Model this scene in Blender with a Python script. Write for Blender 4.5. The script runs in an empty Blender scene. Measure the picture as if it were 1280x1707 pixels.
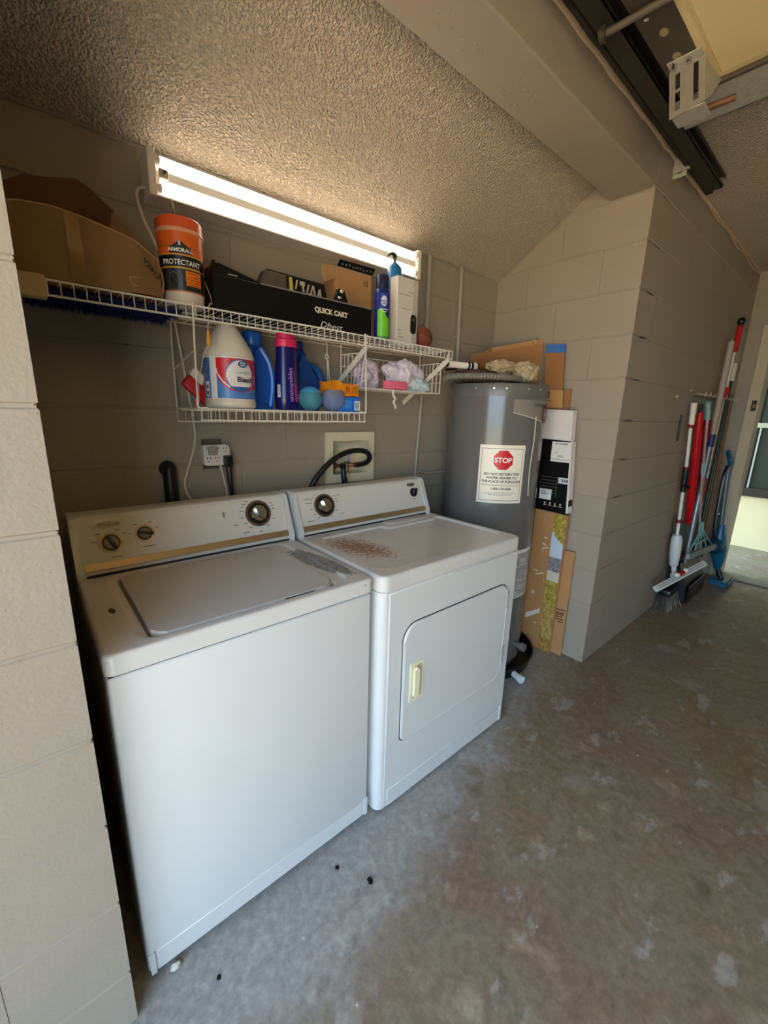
import bpy, bmesh, math, random
from mathutils import Vector, Matrix, noise
random.seed(7)
C = bpy.context.scene.collection
S = bpy.context.scene
PI = math.pi

# ---------------------------------------------------------------- camera, world, light, exposure
CAM = Vector((-0.06112, -0.89709, 1.37601))
yaw, pitch, roll = 0.71515, -0.2347, 0.02729
fwd = Vector((math.sin(yaw)*math.cos(pitch), math.cos(yaw)*math.cos(pitch), math.sin(pitch)))
rt = Vector((math.cos(yaw), -math.sin(yaw), 0)); up = rt.cross(fwd)
r2 = rt*math.cos(roll)+up*math.sin(roll); u2 = -rt*math.sin(roll)+up*math.cos(roll)
cd = bpy.data.cameras.new('camera'); cam = bpy.data.objects.new('camera', cd); C.objects.link(cam)
m3 = Matrix((r2, u2, -fwd)).transposed()
cam.matrix_world = Matrix.Translation(CAM) @ m3.to_4x4()
cd.sensor_fit = 'HORIZONTAL'; cd.sensor_width = 36.0; cd.lens = 36.0*689.05/1280
cd.clip_start = 0.02; cd.clip_end = 200
S.camera = cam

w = bpy.data.worlds.new('sky'); S.world = w; w.use_nodes = True
bg = w.node_tree.nodes['Background']; bg.inputs[0].default_value = (0.55, 0.77, 1.0, 1); bg.inputs[1].default_value = 6.5
sl = bpy.data.lights.new('sun', 'SUN'); sl.energy = 32.0; sl.angle = math.radians(0.6); sl.color = (1.0, 0.80, 0.55)
so = bpy.data.objects.new('sun', sl); C.objects.link(so)
so.rotation_euler = Vector((-0.15, 1.0, -1.5)).to_track_quat('-Z', 'Y').to_euler()   # from the -y side, high
so.location = (-3, -6, 8)
# portal on the open garage doorway: only guides the sky's own light
pl = bpy.data.lights.new('doorway_portal', 'AREA'); pl.shape = 'RECTANGLE'; pl.size = 2.7; pl.size_y = 2.1
pl.cycles.is_portal = True
po = bpy.data.objects.new('doorway_portal', pl); C.objects.link(po)
po.location = (-0.86, -1.65, 1.06); po.rotation_euler = (PI/2, 0, -PI/2)
S.view_settings.view_transform = 'Standard'; S.view_settings.look = 'None'
S.view_settings.gamma = 1.0; S.view_settings.use_curve_mapping = False
S.view_settings.exposure = 0.12
TUBE_POWER = 7.5

# ---------------------------------------------------------------- materials
def nodes_of(m): return m.node_tree.nodes, m.node_tree.links
def srgb(h):
    if isinstance(h, str):
        v = [int(h[i:i+2], 16)/255 for i in (0, 2, 4)]
    else: v = [c/255 for c in h]
    return tuple((c/12.92 if c <= .04045 else ((c+.055)/1.055)**2.4) for c in v)+(1,)
MATS = {}
def mat(name, col, rough=.5, metal=0., var=.06, vscale=9., bump=0., bscale=60., **kw):
    if name in MATS: return MATS[name]
    m = bpy.data.materials.new(name); m.use_nodes = True; MATS[name] = m
    N, L = nodes_of(m); b = N['Principled BSDF']
    c = srgb(col)
    b.inputs['Roughness'].default_value = rough; b.inputs['Metallic'].default_value = metal
    for k, v in kw.items(): b.inputs[k.replace('_', ' ')].default_value = v
    tc = N.new('ShaderNodeTexCoord')
    nz = N.new('ShaderNodeTexNoise'); nz.inputs['Scale'].default_value = vscale; nz.inputs['Detail'].default_value = 5
    L.new(tc.outputs['Object'], nz.inputs['Vector'])
    mx = N.new('ShaderNodeMix'); mx.data_type = 'RGBA'
    mx.inputs[6].default_value = tuple(x*(1-var) for x in c[:3])+(1,); mx.inputs[7].default_value = tuple(min(1, x*(1+var)) for x in c[:3])+(1,)
    L.new(nz.outputs[0], mx.inputs[0]); L.new(mx.outputs[2], b.inputs['Base Color'])
    if bump:
        n2 = N.new('ShaderNodeTexNoise'); n2.inputs['Scale'].default_value = bscale; n2.inputs['Detail'].default_value = 4
        L.new(tc.outputs['Object'], n2.inputs['Vector'])
        bp = N.new('ShaderNodeBump'); bp.inputs['Strength'].default_value = bump; bp.inputs['Distance'].default_value = .004
        L.new(n2.outputs[0], bp.inputs['Height']); L.new(bp.outputs[0], b.inputs['Normal'])
    return m
def ramp(N, stops):
    r = N.new('ShaderNodeValToRGB'); e = r.color_ramp.elements
    while len(e) < len(stops): e.new(0.5)
    for i, (p, c) in enumerate(stops):
        e[i].position = p; e[i].color = c if len(c) == 4 else tuple(c)+(1,)
    return r
def tex(N, L, kind, scale, src, **kw):
    t = N.new('ShaderNodeTex'+kind); t.inputs['Scale'].default_value = scale
    for k, v in kw.items():
        if k in ('feature', 'distance'): setattr(t, k, v)
        else: t.inputs[k.replace('_', ' ')].default_value = v
    L.new(src, t.inputs['Vector']); return t
def mixc(N, L, fac, a, b, mode='MIX'):
    m = N.new('ShaderNodeMix'); m.data_type = 'RGBA'; m.blend_type = mode
    for s, v in ((m.inputs[0], fac), (m.inputs[6], a), (m.inputs[7], b)):
        if hasattr(v, 'is_linked') or hasattr(v, 'links'): L.new(v, s)
        else: s.default_value = v
    return m.outputs[2]
def mth(N, L, op, a, b=0., clamp=False):
    m = N.new('ShaderNodeMath'); m.operation = op; m.use_clamp = clamp
    for s, v in ((m.inputs[0], a), (m.inputs[1], b)):
        if hasattr(v, 'links'): L.new(v, s)
        else: s.default_value = v
    return m.outputs[0]
def worldpos(N):
    g = N.new('ShaderNodeNewGeometry'); return g.outputs['Position']

def paint_mat(name, col, bump=.35, sc=130):
    m = bpy.data.materials.new(name); m.use_nodes = True; MATS[name] = m
    N, L = nodes_of(m); b = N['Principled BSDF']; b.inputs['Roughness'].default_value = .62
    p = worldpos(N)
    n1 = tex(N, L, 'Noise', 2.2, p, Detail=4); n2 = tex(N, L, 'Noise', sc, p, Detail=3); n3 = tex(N, L, 'Noise', 28, p, Detail=4)
    vo = tex(N, L, 'Voronoi', 55, p)
    pit = ramp(N, [(0, (0, 0, 0, 1)), (.13, (1, 1, 1, 1))]); L.new(vo.outputs['Distance'], pit.inputs[0])
    c = srgb(col)
    L.new(mixc(N, L, n1.outputs[0], tuple(x*.92 for x in c[:3])+(1,), tuple(x*1.07 for x in c[:3])+(1,)), b.inputs['Base Color'])
    h = mth(N, L, 'ADD', mth(N, L, 'MULTIPLY', n2.outputs[0], .5), mth(N, L, 'MULTIPLY', n3.outputs[0], .9))
    h = mth(N, L, 'ADD', h, mth(N, L, 'MULTIPLY', pit.outputs[0], .35))
    bp = N.new('ShaderNodeBump'); bp.inputs['Strength'].default_value = bump; bp.inputs['Distance'].default_value = .003
    L.new(h, bp.inputs['Height']); L.new(bp.outputs[0], b.inputs['Normal'])
    return m
WALL = paint_mat('greige_block_paint', (157, 146, 131), bump=.6)
BEAMM = paint_mat('greige_beam_paint', (157, 146, 131), bump=.3, sc=40)
CREAM = paint_mat('cream_wall_paint', (236, 214, 166))

def ceiling_mat():
    m = bpy.data.materials.new('knockdown_ceiling'); m.use_nodes = True
    N, L = nodes_of(m); b = N['Principled BSDF']; b.inputs['Roughness'].default_value = .85
    p = worldpos(N)
    wv = tex(N, L, 'Noise', 45, p, Detail=2); 
    mp = mixc(N, L, .012, p, wv.outputs['Color'])
    v = tex(N, L, 'Noise', 135, p, Detail=1.5, Roughness=.5, Distortion=.2)
    r = ramp(N, [(.36, (0, 0, 0, 1)), (.62, (1, 1, 1, 1))]); L.new(v.outputs[0], r.inputs[0])
    n = tex(N, L, 'Noise', 220, p, Detail=2)
    h = mth(N, L, 'ADD', r.outputs[0], mth(N, L, 'MULTIPLY', n.outputs[0], .3))
    c = srgb((212, 197, 175))
    L.new(mixc(N, L, r.outputs[0], tuple(x*.90 for x in c[:3])+(1,), c), b.inputs['Base Color'])
    bp = N.new('ShaderNodeBump'); bp.inputs['Strength'].default_value = 1.0; bp.inputs['Distance'].default_value = .010
    L.new(h, bp.inputs['Height']); L.new(bp.outputs[0], b.inputs['Normal'])
    return m
CEIL = ceiling_mat()

def floor_mat():
    m = bpy.data.materials.new('worn_concrete'); m.use_nodes = True
    N, L = nodes_of(m); b = N['Principled BSDF']
    p = worldpos(N)
    big = tex(N, L, 'Noise', 1.6, p, Detail=6, Roughness=.6); mid = tex(N, L, 'Noise', 7, p, Detail=8, Roughness=.65, Distortion=.4)
    fine = tex(N, L, 'Noise', 38, p, Detail=8, Roughness=.72)
    base = ramp(N, [(.3, srgb((118, 111, 102))), (.45, srgb((143, 136, 124))), (.55, srgb((135, 122, 109))), (.7, srgb((168, 158, 144)))]); L.new(mid.outputs[0], base.inputs[0])
    tint = ramp(N, [(.38, srgb((224, 214, 190))), (.5, srgb((236, 232, 222))), (.62, srgb((228, 212, 206)))]); L.new(big.outputs[0], tint.inputs[0])
    bare = mixc(N, L, 1.0, base.outputs[0], tint.outputs[0], 'MULTIPLY')
    # grey floor paint surviving beside the machines and pier, and as flakes
    sx = N.new('ShaderNodeSeparateXYZ'); L.new(p, sx.inputs[0])
    e = mth(N, L, 'ADD', sx.outputs[1], mth(N, L, 'MULTIPLY', mth(N, L, 'SUBTRACT', mid.outputs[0], .5), .55))
    # further left the paint reaches further out
    e = mth(N, L, 'ADD', e, mth(N, L, 'MULTIPLY', mth(N, L, 'SUBTRACT', .75, sx.outputs[0]), .20))
    er = ramp(N, [(0, (0, 0, 0, 1)), (1, (1, 1, 1, 1))])
    L.new(mth(N, L, 'MULTIPLY', mth(N, L, 'ADD', e, .30), 5.5, True), er.inputs[0])
    grey = mixc(N, L, fine.outputs[0], srgb((138, 137, 136)), srgb((160, 159, 158)))
    scr = N.new('ShaderNodeMapping'); scr.inputs['Rotation'].default_value = (0, 0, .5); scr.inputs['Scale'].default_value = (5, 8, 1); L.new(p, scr.inputs[0])
    fl = tex(N, L, 'Noise', 1.0, scr.outputs[0], Detail=9, Roughness=.62, Distortion=.2)
    flr = ramp(N, [(.60, (0, 0, 0, 1)), (.64, (.55, .55, .55, 1))]); L.new(fl.outputs[0], flr.inputs[0])
    c1 = mixc(N, L, er.outputs[0], bare, grey)
    c2 = mixc(N, L, flr.outputs[0], c1, srgb((165, 162, 158)))
    sv = tex(N, L, 'Voronoi', 13, p, Randomness=1.0)
    sr = ramp(N, [(.045, (1, 1, 1, 1)), (.06, (0, 0, 0, 1))]); L.new(sv.outputs['Distance'], sr.inputs[0])
    sm = tex(N, L, 'Noise', 3.3, p); s2 = ramp(N, [(.55, (0, 0, 0, 1)), (.6, (1, 1, 1, 1))]); L.new(sm.outputs[0], s2.inputs[0])
    c3 = mixc(N, L, mth(N, L, 'MULTIPLY', sr.outputs[0], s2.outputs[0]), c2, srgb((196, 190, 178)))
    wv = tex(N, L, 'Voronoi', 2.3, p, Randomness=1.0)
    wr = ramp(N, [(.10, (1, 1, 1, 1)), (.16, (0, 0, 0, 1))])
    L.new(mth(N, L, 'ADD', wv.outputs['Distance'], mth(N, L, 'MULTIPLY', mth(N, L, 'SUBTRACT', fine.outputs[0], .5), .22)), wr.inputs[0])
    c4 = mixc(N, L, mth(N, L, 'MULTIPLY', wr.outputs[0], .30), c3, srgb((164, 162, 160)))
    fm = mth(N, L, 'ADD', mth(N, L, 'MULTIPLY', fine.outputs[0], 1.3), .37)
    cc = N.new('ShaderNodeCombineColor'); [L.new(fm, cc.inputs[i]) for i in range(3)]
    L.new(mixc(N, L, 1.0, c4, cc.outputs[0], 'MULTIPLY'), b.inputs['Base Color'])
    rr = ramp(N, [(.3, (.28, .28, .28, 1)), (.7, (.5, .5, .5, 1))]); L.new(mid.outputs[0], rr.inputs[0]); L.new(rr.outputs[0], b.inputs['Roughness'])
    bp = N.new('ShaderNodeBump'); bp.inputs['Strength'].default_value = .25; bp.inputs['Distance'].default_value = .003
    L.new(mth(N, L, 'ADD', fine.outputs[0], mid.outputs[0]), bp.inputs['Height']); L.new(bp.outputs[0], b.inputs['Normal'])
    return m
FLOOR = floor_mat()

def enamel_mat(name, kind):
    """white appliance enamel; 'rust' = speckled patch on the dryer top, 'peel' = bare patch on the washer top"""
    m = bpy.data.materials.new(name); m.use_nodes = True
    N, L = nodes_of(m); b = N['Principled BSDF']; b.inputs['Roughness'].default_value = .28
    p = worldpos(N)
    n = tex(N, L, 'Noise', 5, p, Detail=6); f = tex(N, L, 'Noise', 90, p, Detail=6, Roughness=.75)
    col = mixc(N, L, n.outputs[0], srgb((204, 200, 196)), srgb((220, 218, 215)))
    sx = N.new('ShaderNodeSeparateXYZ'); L.new(p, sx.inputs[0])
    def ell(cx, cy, rx, ry, ang=0):
        ca, sa = math.cos(ang), math.sin(ang)
        dx = mth(N, L, 'SUBTRACT', sx.outputs[0], cx); dy = mth(N, L, 'SUBTRACT', sx.outputs[1], cy)
        a = mth(N, L, 'ADD', mth(N, L, 'MULTIPLY', dx, ca/rx), mth(N, L, 'MULTIPLY', dy, sa/rx))
        c = mth(N, L, 'ADD', mth(N, L, 'MULTIPLY', dx, -sa/ry), mth(N, L, 'MULTIPLY', dy, ca/ry))
        return mth(N, L, 'SQRT', mth(N, L, 'ADD', mth(N, L, 'MULTIPLY', a, a), mth(N, L, 'MULTIPLY', c, c)))
    if kind == 'rust':
        d = ell(.835, .27, .125, .24, .27)
        g = mth(N, L, 'SUBTRACT', 1.0, d, True)
        vf = tex(N, L, 'Noise', 70, p, Detail=6, Roughness=.75)
        k = mth(N, L, 'ADD', vf.outputs[0], mth(N, L, 'MULTIPLY', g, .30))
        r = ramp(N, [(.635, (0, 0, 0, 1)), (.71, (1, 1, 1, 1))]); L.new(k, r.inputs[0])
        r2_ = ramp(N, [(.50, (0, 0, 0, 1)), (.68, (.45, .45, .45, 1))]); L.new(mth(N, L, 'MULTIPLY', k, mth(N, L, 'MULTIPLY', g, 2.5, True)), r2_.inputs[0])
        col = mixc(N, L, r2_.outputs[0], col, srgb((178, 140, 100)))
        col = mixc(N, L, mth(N, L, 'MULTIPLY', r.outputs[0], mth(N, L, 'MULTIPLY', g, 6, True)), col, srgb((146, 94, 50)))
    if kind == 'peel':
        d = ell(.628, .215, .042, .165, .12)
        k = mth(N, L, 'ADD', d, mth(N, L, 'MULTIPLY', mth(N, L, 'SUBTRACT', n.outputs[0], .5), .9))
        k = mth(N, L, 'ADD', k, mth(N, L, 'MULTIPLY', mth(N, L, 'SUBTRACT', f.outputs[0], .5), .9))
        r = ramp(N, [(.86, (1, 1, 1, 1)), (.93, (0, 0, 0, 1))]); L.new(k, r.inputs[0])
        gr = ramp(N, [(.35, srgb((92, 90, 90))), (.6, srgb((150, 148, 147)))]); L.new(f.outputs[0], gr.inputs[0])
        col = mixc(N, L, r.outputs[0], col, gr.outputs[0])
        d2 = ell(.045, .215, .008, .02)
        k2 = mth(N, L, 'ADD', d2, mth(N, L, 'MULTIPLY', mth(N, L, 'SUBTRACT', f.outputs[0], .5), 2.))
        r3 = ramp(N, [(.8, (1, 1, 1, 1)), (.95, (0, 0, 0, 1))]); L.new(k2, r3.inputs[0])
        col = mixc(N, L, r3.outputs[0], col, srgb((60, 34, 24)))
    L.new(col, b.inputs['Base Color'])
    return m
WHITE = mat('white_enamel', (214, 214, 212), .3, var=.015)
WTOP = enamel_mat('washer_top_enamel', 'peel'); DTOP = enamel_mat('dryer_top_enamel', 'rust')
LIDM = mat('lid_enamel', (198, 194, 192), .25, var=.03)
PANELM = mat('console_enamel', (214, 210, 202), .35, var=.02)
GREY = mat('dark_gap', (40, 38, 36), .7)
BLACK = mat('black_plastic', (16, 16, 17), .35)
BLACKM = mat('black_matt_card', (10, 9, 9), .5, Specular_IOR_Level=.25)
CHROME = mat('chrome', (215, 215, 215), .15, 1.0, var=.02)
STEEL = mat('galvanised_steel', (182, 178, 166), .5, .35, var=.25, vscale=60)
DSTEEL = mat('dark_steel', (92, 86, 76), .45, .7, var=.2, vscale=40)
WIREM = mat('white_vinyl_wire', (226, 220, 208), .4)
CARD = mat('corrugated_card', (176, 132, 86), .8, var=.1, vscale=14, bump=.15, bscale=40)
CARD2 = mat('corrugated_card_dark', (158, 110, 64), .8, var=.12, vscale=12, bump=.15, bscale=40)
CARDIN = mat('card_inside', (120, 88, 58), .85)
PVC = mat('conduit_paint', (158, 150, 138), .5, bump=.1)
BRASS = mat('brass', (150, 110, 60), .35, .8)

# ---------------------------------------------------------------- mesh helpers
def bmnew(): return bmesh.new()
LOC = {}
def obj(name, bm, m, parent=None, smooth=False, label=None, kind=None, angle=None):
    me = bpy.data.meshes.new(name)
    bmesh.ops.recalc_face_normals(bm, faces=bm.faces)
    bm.to_mesh(me); bm.free()
    return obj_me(name, me, m, parent, smooth, label, kind)
def obj_me(name, me, m, parent=None, smooth=False, label=None, kind=None):
    if m: me.materials.append(m)
    o = bpy.data.objects.new(name, me); C.objects.link(o)
    org = Vector((0, 0, 0)); p = parent
    while p is not None: org += p.location; p = p.parent
    if parent is not None:
        me.transform(Matrix.Translation(-org)); o.parent = parent
    else:
        # put the origin of a single-mesh thing at its base centre
        if len(me.vertices):
            xs = [v.co for v in me.vertices]
            c = Vector(((min(v.x for v in xs)+max(v.x for v in xs))/2, (min(v.y for v in xs)+max(v.y for v in xs))/2, min(v.z for v in xs)))
            me.transform(Matrix.Translation(-c)); o.location = c
    if smooth:
        me.shade_smooth()
        if hasattr(me, 'set_sharp_from_angle'): me.set_sharp_from_angle(angle=math.radians(38))
    if label: o['label'] = label
    if kind: o['kind'] = kind
    return o
def thing(name, label, cat, loc, group=None):
    o = bpy.data.objects.new(name, None); C.objects.link(o); o.location = loc; o.empty_display_size = .05
    o['label'] = label; o['category'] = cat
    if group: o['group'] = group
    return o
def tag(o, label, cat, group=None):
    o['label'] = label; o['category'] = cat
    if group: o['group'] = group
    return o
def struct(name, loc=(0, 0, 0)):
    o = bpy.data.objects.new(name, None); C.objects.link(o); o.location = loc; o['kind'] = 'structure'; return o

def box(bm, lo, hi, bev=0., seg=2, M=None):
    r = bmesh.ops.create_cube(bm, size=1.0); vs = r['verts']
    lo = Vector(lo); hi = Vector(hi)
    for v in vs:
        v.co = Vector(((v.co.x+.5)*(hi.x-lo.x)+lo.x, (v.co.y+.5)*(hi.y-lo.y)+lo.y, (v.co.z+.5)*(hi.z-lo.z)+lo.z))
    if bev:
        es = list({e for v in vs for e in v.link_edges})
        rr = bmesh.ops.bevel(bm, geom=es, offset=bev, segments=seg, affect='EDGES', profile=.5)
        vs = list({v for f in rr['faces'] for v in f.verts} | {v for v in vs if v.is_valid})
    if M: bmesh.ops.transform(bm, matrix=M, verts=vs)
    return vs
def frame(p0, p1):
    d = (Vector(p1)-Vector(p0)).normalized(); a = Vector((0, 0, 1)) if abs(d.z) < .9 else Vector((1, 0, 0))
    u = d.cross(a).normalized(); return u, d.cross(u).normalized(), d
def cyl(bm, p0, p1, r0, r1=None, n=16, cap=True):
    if r1 is None: r1 = r0
    u, v, d = frame(p0, p1); p0 = Vector(p0); p1 = Vector(p1)
    A = [bm.verts.new(p0+r0*(u*math.cos(2*PI*i/n)+v*math.sin(2*PI*i/n))) for i in range(n)]
    B = [bm.verts.new(p1+r1*(u*math.cos(2*PI*i/n)+v*math.sin(2*PI*i/n))) for i in range(n)]
    for i in range(n): bm.faces.new((A[i], A[(i+1) % n], B[(i+1) % n], B[i]))
    if cap: bm.faces.new(A[::-1]); bm.faces.new(B)
def tube(bm, pts, r, n=8, closed=False, rs=None):
    pts = [Vector(p) for p in pts]; k = len(pts); rings = []
    up_ = None
    for i, p in enumerate(pts):
        if closed: d = (pts[(i+1) % k]-pts[i-1]).normalized()
        else: d = (pts[min(i+1, k-1)]-pts[max(i-1, 0)]).normalized()
        if up_ is None: up_ = frame(p, p+d)[0]
        u = (up_-d*up_.dot(d)); u = u.normalized() if u.length > 1e-5 else frame(p, p+d)[0]
        up_ = u; v = d.cross(u); rr = rs[i] if rs else r
        rings.append([bm.verts.new(p+rr*(u*math.cos(2*PI*j/n)+v*math.sin(2*PI*j/n))) for j in range(n)])
    for i in range(k if closed else k-1):
        A, B = rings[i], rings[(i+1) % k]
        for j in range(n): bm.faces.new((A[j], A[(j+1) % n], B[(j+1) % n], B[j]))
    if not closed: bm.faces.new(rings[0][::-1]); bm.faces.new(rings[-1])
def spline(pts, n=8):
    P = [Vector(p) for p in pts]; P = [P[0]*2-P[1]]+P+[P[-1]*2-P[-2]]; out = []
    for i in range(1, len(P)-2):
        for k in range(n):
            t = k/n; a, b, c, d = P[i-1], P[i], P[i+1], P[i+2]
            out.append(.5*((2*b)+(-a+c)*t+(2*a-5*b+4*c-d)*t*t+(-a+3*b-3*c+d)*t**3))
    out.append(P[-2]); return out
def lathe(bm, c, prof, n=32, sx=1., sy=1., ang=0., cap=True):
    """prof: (radius, z) list; c: centre"""
    c = Vector(c); rings = []
    ca, sa = math.cos(ang), math.sin(ang)
    for r, z in prof:
        ring = []
        for i in range(n):
            x = r*sx*math.cos(2*PI*i/n); y = r*sy*math.sin(2*PI*i/n)
            ring.append(bm.verts.new(c+Vector((x*ca-y*sa, x*sa+y*ca, z))))
        rings.append(ring)
    for a, b in zip(rings, rings[1:]):
        for i in range(n): bm.faces.new((a[i], a[(i+1) % n], b[(i+1) % n], b[i]))
    if cap: bm.faces.new(rings[0][::-1]); bm.faces.new(rings[-1])
def prism(bm, poly, off):
    """poly: 3-D points of a planar outline, off: extrusion vector"""
    off = Vector(off); A = [bm.verts.new(Vector(p)) for p in poly]; B = [bm.verts.new(Vector(p)+off) for p in poly]; n = len(A)
    for i in range(n): bm.faces.new((A[i], A[(i+1) % n], B[(i+1) % n], B[i]))
    bm.faces.new(A[::-1]); bm.faces.new(B)
def blob(bm, c, r, seed, amp=.25, sub=3, sq=(1, 1, 1)):
    ret = bmesh.ops.create_icosphere(bm, subdivisions=sub, radius=1.0); sd = Vector((seed*3.1, seed*1.7, seed))
    for v in ret['verts']:
        d = v.co.normalized(); k = 1+amp*noise.noise(d*1.6+sd)+amp*.6*noise.noise(d*4+sd)
        v.co = Vector(c)+Vector((d.x*sq[0], d.y*sq[1], d.z*sq[2]))*r*k
def rrect(x0, x1, z0, z1, r, n=6):
    out = []
    rs = r if isinstance(r, (tuple, list)) else (r,)*4   # BL, BR, TR, TL
    for (cx, cz, a0, q) in ((x0+rs[0], z0+rs[0], PI, rs[0]), (x1-rs[1], z0+rs[1], 1.5*PI, rs[1]), (x1-rs[2], z1-rs[2], 0, rs[2]), (x0+rs[3], z1-rs[3], .5*PI, rs[3])):
        for i in range(n+1): a = a0+i/n*PI/2; out.append((cx+q*math.cos(a), cz+q*math.sin(a)))
    return out
# flat lettering as mesh; mapped through fn(u, v) -> point
def lettering(s, size, fn, m, parent, name='lettering', bold=0., align='CENTER', sx=1.0, shear=0.):
    cu = bpy.data.curves.new('t', 'FONT'); cu.body = s; cu.size = size; cu.align_x = align; cu.resolution_u = 3
    cu.offset = bold*size; cu.shear = shear
    to = bpy.data.objects.new('t', cu); C.objects.link(to)
    bpy.context.view_layer.update()
    me = bpy.data.meshes.new_from_object(to.evaluated_get(bpy.context.evaluated_depsgraph_get()))
    bpy.data.objects.remove(to); bpy.data.curves.remove(cu)
    for v in me.vertices: v.co = fn(v.co.x*sx, v.co.y)
    me.name = name
    return obj_me(name, me, m, parent)
def planefn(o, U, V):
    o = Vector(o); U = Vector(U).normalized(); V = Vector(V).normalized(); return lambda u, v: o+U*u+V*v
def cylfn(c, r, ang0, z0, eps=.0008):
    """u runs along the arc so that text reads left to right seen from outside"""
    return lambda u, v: Vector((c[0]+(r+eps)*math.cos(ang0+u/r), c[1]+(r+eps)*math.sin(ang0+u/r), z0+v))
def vcol_mat(name, rough=.45):
    if name in MATS: return MATS[name]
    m = bpy.data.materials.new(name); m.use_nodes = True; MATS[name] = m
    N, L = nodes_of(m); a = N.new('ShaderNodeAttribute'); a.attribute_name = 'print'
    L.new(a.outputs['Color'], N['Principled BSDF'].inputs['Base Color']); N['Principled BSDF'].inputs['Roughness'].default_value = rough
    return m
def print_patch(name, fn, w_, h_, nu, nv, colfn, parent, rough=.4):
    """flat print: a grid whose faces carry the ink colour; fn(u,v) with u in 0..w_, v in 0..h_"""
    bm = bmnew(); lay = bm.loops.layers.float_color.new('print')
    V = [[bm.verts.new(fn(w_*i/nu, h_*j/nv)) for j in range(nv+1)] for i in range(nu+1)]
    for i in range(nu):
        for j in range(nv):
            c = colfn((i+.5)/nu, (j+.5)/nv)
            if c is None: continue
            f = bm.faces.new((V[i][j], V[i+1][j], V[i+1][j+1], V[i][j+1]))
            c = srgb(c)
            for l in f.loops: l[lay] = c
    for v in [v for v in bm.verts if not v.link_faces]: bm.verts.remove(v)
    me = bpy.data.meshes.new(name); bm.to_mesh(me); bm.free()
    return obj_me(name, me, vcol_mat('printed_label_%d' % int(rough*100), rough), parent)

# ================================================================ the setting
H0 = .1534; CO = .2032; XL = -.0365; XS = 2.2192; YP = -.0534; YB = .7434; XF = 4.62; ZC = 2.56; ZSOF = H0+11*CO
def level(k): return max(0., H0+k*CO)
BLK = {}
def block_piece(parent, lo, hi, m=WALL, ch=.0035, cut=None):
    """one concrete block with eased edges; alike blocks share their mesh"""
    g = Vector((.0006, .0006, .0022))
    lo = Vector(lo)+g; hi = Vector(hi)-g; d = hi-lo
    if min(d) < .012: return
    key = tuple(round(x, 3) for x in d)
    if key not in BLK:
        bm = bmnew(); box(bm, -d/2, d/2)
        bmesh.ops.bevel(bm, geom=[e for e in bm.edges if abs(e.verts[0].co.z-e.verts[1].co.z) < 1e-6], offset=ch, segments=1, affect='EDGES')
        me = bpy.data.meshes.new('block'); bm.to_mesh(me); bm.free(); me.materials.append(m); BLK[key] = me
    o = bpy.data.objects.new('block', BLK[key]); C.objects.link(o); o.parent = parent
    o.location = (lo+hi)/2-parent.location
def minus(r, c):
    (a0, a1, b0, b1), (c0, c1, d0, d1) = r, c
    if c1 <= a0 or c0 >= a1 or d1 <= b0 or d0 >= b1: return [r]
    out = []
    if c0 > a0: out.append((a0, c0, b0, b1))
    if c1 < a1: out.append((c1, a1, b0, b1))
    m0, m1 = max(a0, c0), min(a1, c1)
    if d0 > b0: out.append((m0, m1, b0, d0))
    if d1 < b1: out.append((m0, m1, d1, b1))
    return out
def wall_blocks(parent, axis, face, thick, u0, u1, k1, holes=(), first=0., parity=0, ztop=None):
    """axis 'x': wall runs along x, its face at y=face; axis 'y': runs along y, its face at x=face"""
    for k in range(-1, k1):
        z0, z1 = level(k), level(k+1)
        if ztop: z1 = min(z1, ztop)
        if z1-z0 < .01: continue
        u = u0+first-(0.2032 if (k+parity) % 2 else 0)
        while u > u0: u -= .4064
        while u < u1:
            a, b_ = max(u, u0), min(u+.4064, u1); u += .4064
            if b_-a < .015: continue
            rs = [(a, b_, z0, z1)]
            for h in holes: rs = [q for r in rs for q in minus(r, h)]
            for (p, q, s, t) in rs:
                j = random.uniform(-.0009, .0009)
                if axis == 'x': block_piece(parent, (p, face+j, s), (q, face+thick, t))
                else: block_piece(parent, (face+j, p, s), (face+thick, q, t))
def slab(parent, lo, hi, m, name='backing'):
    bm = bmnew(); box(bm, lo, hi); return obj(name, bm, m, parent)
RC = .0035   # joints are this deep
BOXH = (1.018, 1.246, 1.078, 1.252); VENT = (.290, .347, 1.05, 1.195)
wb = struct('wall_back', (0, YB, 0))
wall_blocks(wb, 'x', YB, .19, -.5, XS, 10, holes=[BOXH], first=.28, ztop=2.24)
bm = bmnew()
for (x0, x1, z0, z1) in minus((-.5, XS+.2, 0, 2.26), BOXH): box(bm, (x0, YB+RC, z0), (x1, YB+.18, z1))
obj('mortar', bm, WALL, wb)
wr = struct('wall_right', (XS, 0, 0))
# corner blocks alternate: even courses run along the long face, odd ones along the alcove side
for k in range(-1, 12):
    z0, z1 = level(k), level(k+1)
    if k % 2: block_piece(wr, (XS, YP, z0), (XS+.4064, YP+.19, z1))
    else:
        block_piece(wr, (XS, YP, z0), (XS+.19, YP+.4064, z1)); block_piece(wr, (XS, YP+.4064, z0), (XS+.19, YB, z1))
    if k % 2: block_piece(wr, (XS, YP+.19, z0), (XS+.19, YP+.5964, z1)); block_piece(wr, (XS, YP+.5964, z0), (XS+.19, YB, z1))
slab(wr, (XS+RC, YP+RC, 0), (XS+.18, YB, ZSOF+.2), WALL, 'mortar')
wl = struct('wall_long', (XS+.2, YP, 0))
for k in range(-1, 12):
    z0, z1 = level(k), min(level(k+1), ZC)
    u = XS+(.4064 if k % 2 else .19)
    while u < XF:
        v = min(u+.4064, XF)
        if v-u > .02: block_piece(wl, (u, YP, z0), (v, YP+.19, z1))
        u = v
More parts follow.
